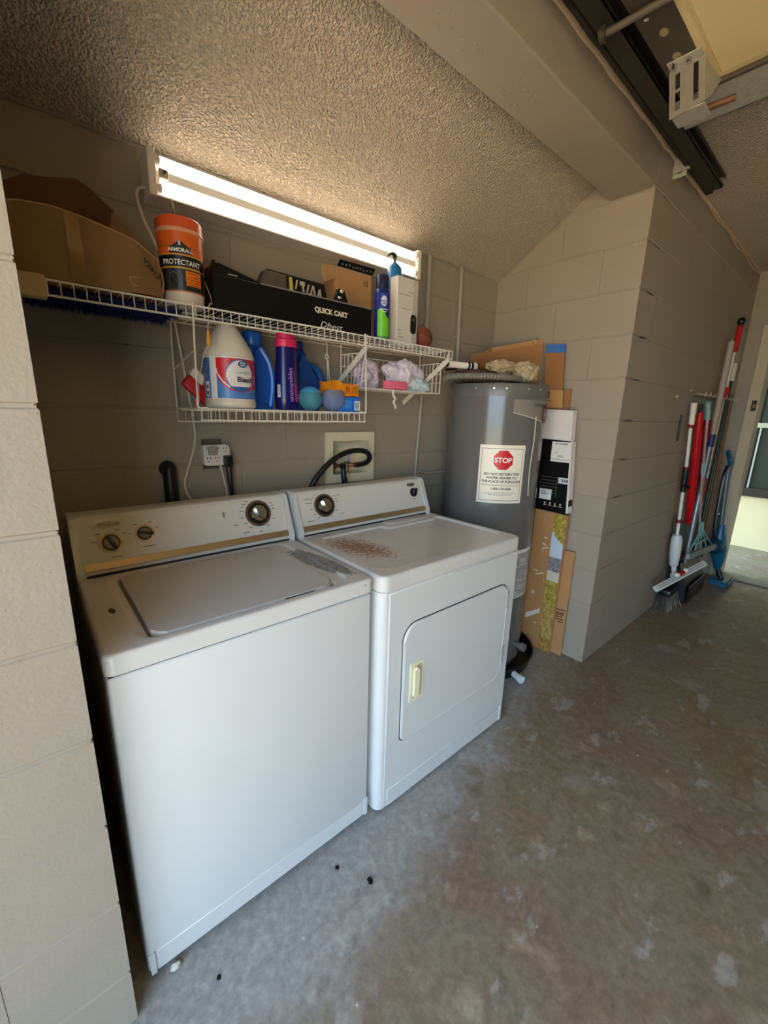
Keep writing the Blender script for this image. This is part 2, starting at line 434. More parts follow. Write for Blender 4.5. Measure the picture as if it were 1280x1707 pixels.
slab(wl, (XS+.1, YP+RC, 0), (XF+.2, YP+.17, ZC), WALL, 'mortar')
# left pier: its end block corners show the joints as small chipped notches
wp = struct('wall_pier', (XL, YP, 0))
for k in range(-1, 12):
    z0, z1 = level(k), min(level(k+1), ZC)
    if k % 2: block_piece(wp, (XL-.4064, YP, z0), (XL, YP+.19, z1)); block_piece(wp, (XL-.77, YP, z0), (XL-.4064, YP+.19, z1)); block_piece(wp, (XL-.19, YP+.19, z0), (XL, YP+.5964, z1))
    else: block_piece(wp, (XL-.19, YP, z0), (XL, YP+.4064, z1)); block_piece(wp, (XL-.5964, YP, z0), (XL-.19, YP+.19, z1)); block_piece(wp, (XL-.77, YP, z0), (XL-.5964, YP+.19, z1)); block_piece(wp, (XL-.19, YP+.4064, z0), (XL, YB, z1))
bm = bmnew(); box(bm, (XL-.76, YP+RC, 0), (XL-RC, YP+.18, ZC)); box(bm, (XL-.18, YP+.1, 0), (XL-RC, YB, ZC)); obj('mortar', bm, WALL, wp)
# chipped mortar at the pier arris
bm = bmnew()
rr = random.Random(3)
for k in range(0, 9):
    z = level(k)
    for j in range(4):
        blob(bm, (XL-.003+rr.uniform(-.005, .001), YP+.003+rr.uniform(-.001, .003), z+rr.uniform(-.012, .012)), rr.uniform(.0015, .0032), rr.random()*9, .6, 1)
obj('mortar_crumbs', bm, WALL, wp, kind='stuff')
# beam over the alcove and continuing as the head of the wall
bm = bmnew(); box(bm, (XL-.77, YP, ZSOF), (XS, YP+.19, ZC+.02), .006, 2)
o = obj('trim_beam', bm, BEAMM); o['kind'] = 'structure'
# rough patches left by the formwork
bm = bmnew(); rr = random.Random(5)
for (cx, cz, n_) in ((1.30, ZSOF, 26), (.98, ZSOF, 12)):
    for j in range(n_):
        blob(bm, (cx+rr.gauss(0, .05), YP+.10+rr.gauss(0, .02), cz), rr.uniform(.002, .006), rr.random()*9, .5, 1, (2.2, .7, .5))
o = obj('trim_plaster_ridges', bm, BEAMM); o['kind'] = 'structure'
# ceilings
bm = bmnew(); zc = lambda y: 2.157+.586*(YB-y)
prism(bm, [(XL-.2, YB+.02, zc(YB+.02)), (XL-.2, YP+.19, zc(YP+.19)), (XL-.2, YP+.19, zc(YP+.19)+.05), (XL-.2, YB+.02, zc(YB+.02)+.05)], (XS-XL+.4, 0, 0))
o = obj('ceiling_alcove', bm, CEIL); o['kind'] = 'structure'
bm = bmnew(); box(bm, (-1.0, -5.6, ZC), (XF+1.8, YP+.01, ZC+.05)); o = obj('ceiling', bm, CEIL); o['kind'] = 'structure'
# cracked caulk bead where wall meets ceiling
bm = bmnew(); pts = []; rr = random.Random(8)
for i in range(90):
    x = -.6+i*.058; pts.append((x, YP-.004+rr.uniform(-.002, .002), ZC-.008+rr.uniform(-.003, .003)))
tube(bm, pts, .008, 6, rs=[rr.uniform(.005, .010) for _ in pts])
o = obj('trim_caulk', bm, mat('caulk', (205, 182, 150), .7)); o['kind'] = 'structure'
bm = bmnew(); pts = [(XL+i*.045, YB-.003, zc(YB)-.006+rr.uniform(-.003, .002)) for i in range(51)]
tube(bm, pts, .005, 5); o = obj('trim_caulk', bm, WALL); o['kind'] = 'structure'
bm = bmnew(); pts = [(XS-.003, YB-i*.02, zc(YB-i*.02)-.006+rr.uniform(-.002, .002)) for i in range(32)]
tube(bm, pts, .005, 5); o = obj('trim_caulk', bm, WALL); o['kind'] = 'structure'
# thin cable stapled along the top of the long wall
bm = bmnew(); tube(bm, spline([(2.9, YP-.008, 2.545), (3.2, YP-.006, 2.53), (3.45, YP-.008, 2.542), (3.7, YP-.007, 2.52), (3.95, YP-.007, 2.535), (4.2, YP-.006, 2.515), (4.55, YP-.006, 2.53)], 6), .005, 6)
tag(obj('cable', bm, mat('cable_tan', (196, 170, 136), .6), smooth=True), 'thin tan cable running along the top of the long block wall under the ceiling', 'cable')
# floor inside and out
bm = bmnew(); box(bm, (-.95, -5.6, -.10), (9.0, .95, 0)); o = obj('floor', bm, FLOOR); o['kind'] = 'structure'
DRIVE = mat('driveway_concrete', (206, 188, 160), .8, var=.08, vscale=3, bump=.3)
bm = bmnew(); box(bm, (-14, -14, -.14), (-.95, 6, -.02)); o = obj('floor_driveway', bm, DRIVE); o['kind'] = 'structure'
GRASS = mat('lawn', (96, 112, 60), .9, var=.3, vscale=5, bump=.6)
bm = bmnew(); box(bm, (-60, -60, -.25), (60, 60, -.145)); o = obj('floor_lawn', bm, GRASS); o['kind'] = 'structure'
# remaining shell: front wall with the door opening, near side wall, far wall with a doorway
wf = struct('wall_front', (-.95, -2.6, 0))
slab(wf, (-.95, -.30, 0), (-.80, YP+.19, ZC), WALL); slab(wf, (-.95, -5.6, 0), (-.80, -3.02, ZC), WALL); slab(wf, (-.95, -3.02, 2.16), (-.80, -.30, ZC), WALL)
wn = struct('wall_near', (2, -5.6, 0)); slab(wn, (-.95, -5.75, 0), (XF+1.8, -5.6, ZC), WALL)
wfar = struct('wall_far', (XF, -2.6, 0))
DY0, DY1, DZ = -.228, -1.15, 2.12
slab(wfar, (XF, DY0+.002, 0), (XF+.15, YP+.19, ZC), WALL); slab(wfar, (XF, DY1, DZ), (XF+.15, DY0, ZC), WALL); slab(wfar, (XF, -5.6, 0), (XF+.15, DY1, ZC), WALL)
rb = bmnew(); box(rb, (-1.4, -6.1, ZC+.06), (XF+.3, 1.2, ZC+.18)); o = obj('ceiling_roof', rb, mat('roof_felt', (90, 86, 80), .9)); o['kind'] = 'structure'
# door casing with strike plate in the far wall
JAMB = mat('jamb_paint', (190, 178, 150), .5)
dr = struct('door_1', (XF, DY0, 0))
bm = bmnew(); box(bm, (XF-.018, DY0, 0), (XF+.16, DY0+.078, DZ+.03), .004); obj('casing', bm, JAMB, dr)
bm = bmnew(); box(bm, (XF-.018, DY1-.09, 0), (XF+.16, DY1, DZ+.03), .004); obj('casing', bm, JAMB, dr)
bm = bmnew(); box(bm, (XF-.018, DY1, DZ), (XF+.16, DY0, DZ+.03), .004); obj('casing', bm, JAMB, dr)
bm = bmnew(); box(bm, (XF-.022, DY0+.012, 1.475), (XF-.016, DY0+.045, 1.56), .001); sp = obj('strike_plate', bm, BLACK, dr)
bm = bmnew(); box(bm, (XF-.024, DY0+.020, 1.50), (XF-.021, DY0+.034, 1.53)); obj('latch_hole', bm, BRASS, sp)
bm = bmnew(); box(bm, (XF-.02, DY1, 0), (XF+.17, DY0, .012), .003); obj('threshold', bm, mat('aluminium_sill', (120, 112, 100), .5, .4), dr)
# porch wall and sliding window seen through the doorway
XP = 6.0
wpz = struct('wall_porch', (XP, -1, 0)); slab(wpz, (XP, -3.2, 0), (XP+.15, .6, .62), CREAM); slab(wpz, (XP, -3.2, 2.35), (XP+.15, .6, 2.75), CREAM); slab(wpz, (XP, -.06+.12, .62), (XP+.15, .6, 2.35), CREAM); slab(wpz, (XP, -3.2, .62), (XP+.15, -1.6, 2.35), CREAM)
wi = struct('window_1', (XP, -.7, .62)); BRONZE = mat('bronze_frame', (52, 40, 32), .45, .3)
GLASS = mat('window_glass', (44, 52, 40), .25, var=.2, vscale=2)
GLASS.node_tree.nodes['Principled BSDF'].inputs['Transmission Weight'].default_value = .0
bm = bmnew(); box(bm, (XP-.04, -1.6, .585), (XP+.03, .06, .68), .003); obj('window_sill', bm, BRONZE, wi)
bm = bmnew(); box(bm, (XP-.01, -.075, .66), (XP+.03, .06, 2.35), .003); obj('window_frame', bm, BRONZE, wi)
bm = bmnew(); box(bm, (XP-.01, -1.6, .66), (XP+.03, -1.55, 2.35), .003); obj('window_frame', bm, BRONZE, wi)
bm = bmnew(); box(bm, (XP-.03, -1.6, 1.33), (XP+.03, .06, 1.38), .003); obj('rail', bm, JAMB, wi)
bm = bmnew(); box(bm, (XP-.03, -.105, .66), (XP-.012, -.09, 1.33)); obj('track_strip', bm, STEEL, wi)
bm = bmnew(); box(bm, (XP+.01, -1.55, .66), (XP+.016, .0, 1.33)); obj('pane', bm, GLASS, wi)
bm = bmnew(); box(bm, (XP+.01, -1.55, 1.38), (XP+.016, .0, 2.35)); obj('pane', bm, GLASS, wi)

# ================================================================ washing machine
wsh = thing('washing_machine', 'white top-loading washing machine with its flat lid closed, left of the dryer', 'washing machine', (.339, .33, 0))
bm = bmnew(); box(bm, (0, 0, .02), (.678, .66, .846), .010, 3)
obj('cabinet', bm, WHITE, wsh, True)
bm = bmnew(); box(bm, (.018, -.0016, .022), (.660, .004, .082), .0012, 1); obj('toe_panel', bm, WHITE, wsh, True)
bm = bmnew(); prism(bm, [(.662, -.004, .02), (.674, -.004, .02), (.676, -.004, .085), (.662, -.004, .085)], (0, .01, 0)); obj('corner_foot_trim', bm, WHITE, wsh)
bm = bmnew(); prism(bm, [(.004, -.004, .02), (.016, -.004, .02), (.016, -.004, .085), (.002, -.004, .085)], (0, .01, 0)); obj('corner_foot_trim', bm, WHITE, wsh)
for (x, y) in ((.05, .06), (.63, .06), (.05, .6), (.63, .6)):
    bm = bmnew(); cyl(bm, (x, y, 0), (x, y, .022), .02, n=12); obj('levelling_foot', bm, GREY, wsh)
bm = bmnew(); box(bm, (.004, .004, .843), (.674, .656, .852)); obj('top_gap', bm, GREY, wsh)
def smooth(t): t = max(0., min(1., t)); return t*t*(3-2*t)
def sdrr(x, y, cx, cy, hx, hy, r):
    qx, qy = abs(x-cx)-hx+r, abs(y-cy)-hy+r
    return math.hypot(max(qx, 0), max(qy, 0))+min(max(qx, qy), 0)-r
def top_mesh(x0, x1, y0, y1, zb, zt, hf, nx, ny, rcorner=.022, rol=.010):
    """pressed-steel top: rounded rim, height function hf(x, y) added to zt"""
    bm = bmnew(); G = []
    for i in range(nx+1):
        row = []
        for j in range(ny+1):
            # denser toward the rim
            s = i/nx; t = j/ny
            s = s+(-math.sin(2*PI*s)/(2*PI))*.35; t = t+(-math.sin(2*PI*t)/(2*PI))*.35
            x = x0+(x1-x0)*s; y = y0+(y1-y0)*t
            d = -sdrr(x, y, (x0+x1)/2, (y0+y1)/2, (x1-x0)/2, (y1-y0)/2, rcorner)
            if d < 0:   # pull outside points onto the rounded outline
                cx_ = min(max(x, x0+rcorner), x1-rcorner); cy_ = min(max(y, y0+rcorner), y1-rcorner)
                v = Vector((x-cx_, y-cy_)); v = v.normalized()*rcorner; x, y = cx_+v.x, cy_+v.y; d = 0
            z = zt+hf(x, y)
            if d < rol: z -= rol*(1-math.sqrt(max(0, 1-(1-d/rol)**2)))
            row.append(bm.verts.new((x, y, z)))
        G.append(row)
    for i in range(nx):
        for j in range(ny): bm.faces.new((G[i][j], G[i+1][j], G[i+1][j+1], G[i][j+1]))
    per = [G[i][0] for i in range(nx+1)]+[G[nx][j] for j in range(1, ny+1)]+[G[i][ny] for i in range(nx-1, -1, -1)]+[G[0][j] for j in range(ny-1, 0, -1)]
    low = [bm.verts.new((v.co.x, v.co.y, zb)) for v in per]
    for i in range(len(per)): k = (i+1) % len(per); bm.faces.new((per[i], per[k], low[k], low[i]))
    bm.faces.new(low)
    return bm
LX0, LX1, LY0, LY1 = .095, .568, .030, .435
def hf_w(x, y):
    d = sdrr(x, y, (LX0+LX1)/2, (LY0+LY1)/2, (LX1-LX0)/2+.004, (LY1-LY0)/2+.004, .03)
    h = -.014*(1-smooth((d+.001)/.006))
    d2 = sdrr(x, y, .345, .245, .275, .225, .05)     # shallow pressed field round the lid
    h -= .005*(1-smooth((d2+.006)/.008))
    return h
bm = top_mesh(-.003, .681, -.006, .655, .851, .8955, hf_w, 150, 140)
obj('top_panel', bm, WTOP, wsh, True)
bm = bmnew()
poly = rrect(LX0, LX1, LY0, LY1, (.028, .035, .012, .012), 6)
prism(bm, [(x, y, .884) for x, y in poly], (0, 0, .0125))
es = [e for e in bm.edges if all(v.co.z > .896 for v in e.verts)]
bmesh.ops.bevel(bm, geom=es, offset=.006, segments=3, affect='EDGES')
obj('lid', bm, LIDM, wsh, True)
bm = bmnew(); prism(bm, [(.40, .020, .8905), (.50, .020, .8905), (.49, .0305, .8905), (.41, .0305, .8905)], (0, 0, .0025)); obj('lid_finger_notch', bm, GREY, wsh)

# consoles share a profile (y, z)
PROF = [(.472, .893), (.472, .912), (.4765, .916), (.524, 1.052), (.532, 1.063), (.545, 1.067), (.61, 1.064), (.64, 1.05), (.652, .893)]
cA = Vector((0, .4765, .916)); cV = (Vector((0, .524, 1.052))-cA).normalized(); cN = Vector((0, -cV.z, cV.y))
def console(root, x0, x1, mirror=False):
    bm = bmnew(); prism(bm, [(x0+.004, y, z) for y, z in PROF], (x1-x0-.008, 0, 0)); obj('console', bm, PANELM, root)
    for (a, b_) in ((x0, x0+.022), (x1-.022, x1)):
        bm = bmnew(); c = Vector((0, .56, .98))
        P = [(a, c.y+(y-c.y)*1.045-(.004), c.z+(z-c.z)*(1.03 if z > .9 else 1)) for y, z in PROF]
        prism(bm, P, (b_-a, 0, 0)); bmesh.ops.bevel(bm, geom=list(bm.edges), offset=.003, segments=2, affect='EDGES')
        obj('console_end_cap', bm, WHITE, root, True)
    bm = bmnew(); u = cA; prism(bm, [(x0+.022, .4725, .9175), (x0+.022, .470, .9165), (x0+.022, .4775, .9365), (x0+.022, .481, .9355)], (x1-x0-.044, 0, 0)); obj('metal_strip', bm, mat('satin_strip', (196, 176, 140), .3, .8), root)
    bm = bmnew(); box(bm, (x0+.02, .4695, .897), (x1-.02, .4735, .904)); obj('shadow_gap', bm, GREY, root)
def face(x, s, h=0.): return Vector((x, 0, 0))+cA+cV*s+cN*h
def disc(bm, x, s, r, h0, h1, n=28, r1=None):
    cyl(bm, face(x, s, h0), face(x, s, h1), r, r1, n)
console(wsh, 0.0, .676)
def dashes(root, x, s, r, angs, L=.014, name='tick_marks'):
    bm = bmnew()
    for a in angs:
        c = face(x, s, .0006)+Vector((1, 0, 0))*math.sin(math.radians(a))*r+cV*math.cos(math.radians(a))*r
        sx = 1 if math.sin(math.radians(a)) >= 0 else -1
        p = [c, c+Vector((1, 0, 0))*L*sx, c+Vector((1, 0, 0))*L*sx+cV*.0022, c+cV*.0022]
        bm.faces.new([bm.verts.new(q) for q in p])
    return obj(name, bm, mat('print_ink', (84, 78, 76), .6, var=0), root, kind='stuff')
def big_dial(root, x, s, m1):
    bm = bmnew(); disc(bm, x, s, .0480, 0, .003); d = obj('dial_ring', bm, mat('bronze_ring', (104, 84, 68), .45, .3), root, True)
    bm = bmnew(); disc(bm, x, s, .0395, .003, .005); obj('dial_groove', bm, BLACK, d)
    k = None; bm = bmnew(); disc(bm, x, s, .0300, .004, .014, r1=.028); k = obj('dial_knob', bm, CHROME, root, True)
    bm = bmnew(); a = math.radians(28)
    ux = Vector((1, 0, 0))*math.cos(a+PI/2)+cV*math.sin(a+PI/2); vx = Vector((1, 0, 0))*math.cos(a)+cV*math.sin(a)
    c = face(x, s, .013)
    prism(bm, [c+ux*(.027*math.cos(t))+vx*(.0095*math.sin(t)) for t in [2*PI*i/20 for i in range(20)]], cN*.014); obj('grip', bm, CHROME, k, True)
    dashes(root, x, s, .055, [-75, -60, -48, -32, 55, 68, 80, 120, 155, -100, -125, -150])
def small_dial(root, x, s, ring, ang, r=.0185, ringm=None):
    if ring:
        bm = bmnew(); disc(bm, x, s, r+.0075, 0, .002); obj('dial_ring', bm, ringm or mat('cream_ring', (222, 196, 150), .4), root, True)
    bm = bmnew(); disc(bm, x, s, r, .001, .010, r1=r*.93); k = obj('dial_knob', bm, BLACK, root, True)
    bm = bmnew(); disc(bm, x, s, r*.78, .010, .0108); kk = obj('knob_face', bm, mat('knob_grey', (120, 114, 112), .35, .4), k, True)
    a = math.radians(ang); ux = Vector((1, 0, 0))*math.cos(a)+cV*math.sin(a); vx = cV*math.cos(a)-Vector((1, 0, 0))*math.sin(a)
    c = face(x, s, .009); bm = bmnew(); prism(bm, [c+ux*r*1.02*p+vx*.0042*q for p, q in ((-1, -1), (1, -1), (1, 1), (-1, 1))], cN*.012); obj('grip', bm, BLACK, k)
big_dial(wsh, .552, .098, None)
small_dial(wsh, .094, .073, True, 118, .0235); small_dial(wsh, .183, .086, True, 168, .0215)
dashes(wsh, .094, .073, .036, [-80, -40, 20, 55], .012); dashes(wsh, .183, .086, .034, [-85, -30, 25, 70], .009)
bm = bmnew(); p = face(.076, .036, .0006); q = face(.155, .052, .0006)
for (c0, L_) in ((face(.088, .028, .0006), .026), (face(.172, .044, .0006), .036), (face(.455, .066, .0006), .016), (face(.485, .034, .0006), .022), (face(.545, .030, .0006), .014)):
    bm.faces.new([bm.verts.new(v) for v in (c0, c0+Vector((L_, 0, 0)), c0+Vector((L_, 0, 0))+cV*.0022, c0+cV*.0022)])
obj('caption_marks', bm, mat('print_ink', (84, 78, 76), .6, var=0), wsh, kind='stuff')
def badge(root, x, s, rx=.034, rz=.0095):
    bm = bmnew(); prism(bm, [face(x, s, 0)+Vector((1, 0, 0))*rx*math.cos(t)+cV*rz*math.sin(t) for t in [2*PI*i/32 for i in range(32)]], cN*.002)
    b = obj('badge', bm, mat('badge_silver', (150, 140, 126), .3, .6), root, True)
    lettering('Whirlpool', .0125, lambda u, v: face(x, s, .0026)+Vector((u, 0, 0))+cV*(v-.004), mat('badge_ink', (60, 54, 50), .5, var=0), b, bold=.01, shear=.2)
badge(wsh, .091, .127)
bm = bmnew(); prism(bm, [face(.425, .10, .0005), face(.432, .10, .0005), face(.432, .118, .0005), face(.425, .118, .0005)], cN*.0006); obj('scuff', bm, mat('scuff_grey', (128, 124, 116), .7), wsh)
bm = bmnew(); cyl(bm, (.648, -.0065, .880), (.648, -.0045, .880), .004, n=10); obj('top_screw', bm, STEEL, wsh)

# ================================================================ dryer
DX0, DX1, DY = .703, 1.452, -.02
dry = thing('dryer', 'white front-loading clothes dryer with a rust-speckled top, right of the washing machine', 'dryer', (1.08, .33, 0))
bm = bmnew(); poly = rrect(DX0, DX1, DY, .66, (.028, .006, .006, .006), 7)
prism(bm, [(x, y, .012) for x, y in poly], (0, 0, .826)); obj('cabinet', bm, WHITE, dry, True)
bm = bmnew(); box(bm, (DX0+.03, DY-.0025, .015), (DX1-.002, DY+.004, .832), .002, 1); obj('front_panel', bm, WHITE, dry, True)
bm = bmnew(); box(bm, (DX0+.045, DY-.0040, .013), (DX1-.028, DY+.004, .083), .0012, 1); obj('toe_panel', bm, WHITE, dry, True)
bm = bmnew(); box(bm, (DX1-.026, DY-.006, .012), (DX1-.006, DY+.004, .09), .003, 2); obj('corner_foot_trim', bm, WHITE, dry, True)
for (x, y) in ((.76, .06), (1.40, .06), (.76, .6), (1.40, .6)):
    bm = bmnew(); cyl(bm, (x, y, 0), (x, y, .014), .02, n=12); obj('levelling_foot', bm, GREY, dry)
bm = bmnew(); prism(bm, [(x, y, .836) for x, y in rrect(DX0+.006, DX1-.006, DY+.006, .65, .02)], (0, 0, .008)); obj('top_gap', bm, GREY, dry)
def hf_d(x, y):
    d = sdrr(x, y, (.745+1.425)/2, (.03+.43)/2, .34, .20, .055)
    dn = sdrr(x, y, 1.24, .455, .16, .065, .03)          # lint-screen notch pushes into the field
    d = max(d, -(dn))
    h = -.008*(1-smooth((d+.004)/.008))
    dl = sdrr(x, y, 1.24, .446, .125, .032, .015)
    h += .004*(1-smooth((dl+.004)/.006))
    return h
bm = top_mesh(DX0-.004, DX1+.004, DY-.007, .655, .843, .8945, hf_d, 190, 150, .03)
obj('top_panel', bm, DTOP, dry, True)
bm = bmnew(); box(bm, (1.12, .418, .893), (1.36, .474, .901), .004, 2); obj('lint_screen_cover', bm, LIDM, dry, True)
console(dry, .695, 1.425)
big_dial(dry, .835, .092, None)
small_dial(dry, 1.345, .094, False, 60, .017)
bm = bmnew(); disc(bm, 1.345, .094, .022, 0, .002); obj('dial_ring', bm, BLACK, dry, True)
badge(dry, 1.335, .133, .026, .0085)
bm = bmnew()
for (c0, L_) in ((face(.745, .125, .0006), .03), (face(.75, .108, .0006), .02), (face(.745, .036, .0006), .032), (face(.90, .127, .0006), .02), (face(.905, .048, .0006), .018), (face(1.33, .060, .0006), .022)):
    bm.faces.new([bm.verts.new(v) for v in (c0, c0+Vector((L_, 0, 0)), c0+Vector((L_, 0, 0))+cV*.0022, c0+cV*.0022)])
obj('caption_marks', bm, mat('print_ink', (84, 78, 76), .6, var=0), dry, kind='stuff')
# door: slightly proud panel inside a bright rolled rim
dp = rrect(.797, 1.395, .258, .703, (.022, .06, .055, .06), 8)
bm = bmnew(); prism(bm, [(x, DY-.0028, z) for x, z in rrect(.7935, 1.3985, .2545, .7065, (.024, .062, .057, .062), 8)], (0, -.001, 0)); obj('door_gap', bm, GREY, dry)
bm = bmnew(); prism(bm, [(x, DY-.001, z) for x, z in dp], (0, -.009, 0))
es = [e for e in bm.edges if all(v.co.y < DY-.009 for v in e.verts)]
bmesh.ops.bevel(bm, geom=es, offset=.004, segments=3, affect='EDGES')
door = obj('door', bm, WHITE, dry, True)
bm = bmnew(); tube(bm, [(x, DY-.0085, z) for x, z in rrect(.803, 1.389, .264, .697, (.02, .057, .052, .057), 8)], .0028, 6, closed=True); obj('door_rim', bm, WHITE, door, True)
# pull handle: cream cup with a bar
bm = bmnew(); prism(bm, [(x, DY-.0095, z) for x, z in rrect(.828, .893, .402, .552, .008)], (0, -.003, 0)); h = obj('handle_frame', bm, mat('handle_cream', (232, 226, 196), .35), dry, True)
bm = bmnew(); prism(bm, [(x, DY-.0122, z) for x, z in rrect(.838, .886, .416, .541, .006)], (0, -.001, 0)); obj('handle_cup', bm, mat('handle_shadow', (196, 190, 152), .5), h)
bm = bmnew(); prism(bm, [(x, DY-.0125, z) for x, z in rrect(.842, .866, .420, .537, .010)], (0, -.010, 0)); bmesh.ops.bevel(bm, geom=[e for e in bm.edges if all(v.co.y < DY-.02 for v in e.verts)], offset=.004, segments=2, affect='EDGES'); obj('handle_bar', bm, mat('handle_cream', (232, 226, 196), .35), h, True)
for z in (.585, .335):
    bm = bmnew(); box(bm, (1.390, DY-.012, z), (1.3985, DY-.004, z+.075), .002, 1); hg = obj('hinge', bm, mat('hinge_grey', (120, 120, 120), .4, .5), dry)
    bm = bmnew(); cyl(bm, (1.3985, DY-.010, z), (1.3985, DY-.010, z+.075), .004, n=8); obj('hinge_pin', bm, STEEL, hg)

# ================================================================ water heater and drain pan
HX, HY, HR = 1.85, .42, .243
HM = mat('heater_grey', (112, 109, 107), .17, .1, var=.04); HM2 = mat('heater_cap_grey', (108, 106, 104), .35, .1)
ht = thing('water_heater', 'tall grey cylindrical water heater with a red stop notice, in the alcove corner', 'water heater', (HX, HY, .012))
bm = bmnew(); lathe(bm, (HX, HY, 0), [(.225, .015), (.232, .05), (HR, .055), (HR, 1.475), (HR-.001, 1.4755)], 64); obj('tank_jacket', bm, HM, ht, True)
bm = bmnew(); lathe(bm, (HX, HY, 0), [(HR+.003, 1.47), (HR+.004, 1.476), (HR+.004, 1.522), (HR+.001, 1.527), (.1, 1.535), (.01, 1.537)], 64); obj('top_cap', bm, HM2, ht, True)
bm = bmnew(); cyl(bm, (HX, HY, 1.53), (HX, HY, 1.541), .1, n=24); obj('top_collar', bm, HM2, ht)
def hpt(a, z, e=.001): a = math.radians(a); return Vector((HX+(HR+e)*math.cos(a), HY+(HR+e)*math.sin(a), z))
for a in (-170, -150, -137, -112, -95):
    bm = bmnew(); cyl(bm, hpt(a, 1.503, .003), hpt(a, 1.503, .009), .0045, n=8); obj('screw', bm, mat('screw_white', (222, 214, 200), .3, .6), ht)
# stop notice wrapped round the jacket
A0, A1 = math.radians(-160.2), math.radians(-107.4); WL = HR*(A1-A0)
def notice(u, v):
    sx, sz = u*WL, v*.285
    if .045 < u < .955 and .04 < v < .945 and not (.058 < u < .942 and .049 < v < .936): return (130, 60, 60)
    ox, oz = sx-WL*.51, sz-.285*.745
    R = .046; q = max(abs(ox), abs(oz), (abs(ox)+abs(oz))/1.4142)
    if q < R: return (206, 22, 44)
    return (240, 234, 218)
nt = print_patch('notice', lambda u, v: hpt(math.degrees(A0+u/HR), .957+v, .0012), WL, .285, 110, 120, notice, ht, .35)
def nfn(u0, z0): return lambda u, v: hpt(math.degrees(A0+(u0+u)/HR), z0+v, .0020)
WI = mat('white_ink', (250, 246, 240), .5, var=0); BI = mat('black_ink', (40, 34, 34), .5, var=0); RI = mat('red_ink', (190, 30, 40), .5, var=0)
lettering('STOP', .034, nfn(WL*.51, 1.158), WI, nt, bold=.03)
for i, t in enumerate(('DO NOT RETURN THIS', 'WATER HEATER TO', 'THE PLACE OF PURCHASE')):
    lettering(t, .0165, nfn(WL*.51, 1.096-i*.0185), BI, nt, bold=.03)
lettering('1-800-379-4580', .0155, nfn(WL*.51, 1.024), BI, nt, bold=.025)
bm = bmnew()
for i, (z, f) in enumerate(((1.048, .88), (1.043, .80), (1.009, .62), (1.003, .72), (.997, .5))):
    n_ = 16
    for k in range(n_):
        u = WL*(.51-f/2+f*k/n_); fn = nfn(0, 0)
        bm.faces.new([bm.verts.new(q) for q in (fn(u, z), fn(u+WL*f/n_*.8, z), fn(u+WL*f/n_*.8, z+.0022), fn(u, z+.0022))])
obj('fine_print', bm, mat('faint_ink', (150, 140, 132), .5, var=0), nt)
# upper brand label and round badge
def toplab(u, v):
    lo = .20+.0-.0*u
    if v < .42-.42*u+.0 and v < .5*(1-u)*.9+.0: return None
    return (146, 138, 126) if v > .12 else (206, 196, 176)
a0, a1 = math.radians(-127.5), math.radians(-72)
lb = print_patch('brand_label', lambda u, v: hpt(math.degrees(a0+u/HR), 1.455-(.062+.05*u/(HR*(a1-a0)))+v*(.062+.05*u/(HR*(a1-a0)))/.1, .001), HR*(a1-a0), .1, 40, 20, lambda u, v: (214, 206, 190) if v < .07 else (136, 130, 122), ht, .35)
lettering('PERFORMANCE', .020, lambda u, v: hpt(math.degrees(math.radians(-101)+u/HR), 1.425+v, .002), mat('label_dark_ink', (70, 66, 62), .5, var=0), lb, bold=.02, align='LEFT')
bm = bmnew()
c = hpt(-76, 1.392, .002); tx = Vector((-math.sin(math.radians(-76)), math.cos(math.radians(-76)), 0)); nx_ = Vector((math.cos(math.radians(-76)), math.sin(math.radians(-76)), 0))
prism(bm, [c+tx*.033*math.cos(t)+Vector((0, 0, 1))*.044*math.sin(t) for t in [2*PI*i/28 for i in range(28)]], nx_*.004); bd = obj('round_badge', bm, mat('maroon', (88, 26, 34), .4), ht, True)
bm = bmnew(); prism(bm, [c+nx_*.004+tx*.020*math.cos(t)+Vector((0, 0, 1))*.028*math.sin(t) for t in [2*PI*i/24 for i in range(24)]], nx_*.001); obj('badge_centre', bm, mat('badge_grey', (130, 110, 108), .4), bd)
# jacket seam and peeling film strip
bm = bmnew(); pts = [hpt(-96+3*math.sin(i*.55)*.35, 1.38-i*.03, .0015) for i in range(14)]
tube(bm, pts, .0022, 5); obj('film_edge', bm, mat('clear_film', (216, 212, 202), .15), ht)
# rating label low down
def rating(u, v):
    if v > .93 or v < .03: return (235, 232, 228)
    r = random.Random(int(v*34)*7+int(u*3)).random()
    if (int(v*68) % 2 == 0) and r > .25 and .06 < u < .94: return (120, 118, 120)
    return (182, 180, 182) if .45 < v < .62 else (196, 194, 194)
print_patch('rating_label', lambda u, v: hpt(math.degrees(math.radians(-112)+u/HR), .435+v, .001), .20, .27, 60, 68, rating, ht, .4)
# drain valve
bm = bmnew(); cyl(bm, hpt(-88, .15, -.002), hpt(-88, .15, .045), .016, n=14); dv_ = obj('drain_valve', bm, mat('valve_grey', (112, 106, 106), .5), ht, True)
bm = bmnew(); cyl(bm, hpt(-88, .15, .04), hpt(-88, .15, .062), .024, .022, n=14); obj('valve_knob', bm, mat('valve_grey', (112, 106, 106), .5), dv_, True)
pan = thing('drain_pan', 'black round plastic drain pan under the grey water heater', 'drain pan', (HX, HY, 0))
bm = bmnew(); lathe(bm, (HX, HY, 0), [(.01, .001), (.30, .001), (.305, .004), (.318, .062), (.323, .064), (.323, .066), (.314, .066), (.300, .009), (.01, .009)], 56, cap=False); obj('pan_bowl', bm, BLACK, pan, True)
bm = bmnew(); cyl(bm, (1.772, .115, .032), (1.763, .07, .030), .017, n=16); cyl(bm, (1.765, .078, .030), (1.760, .056, .029), .0215, n=16)
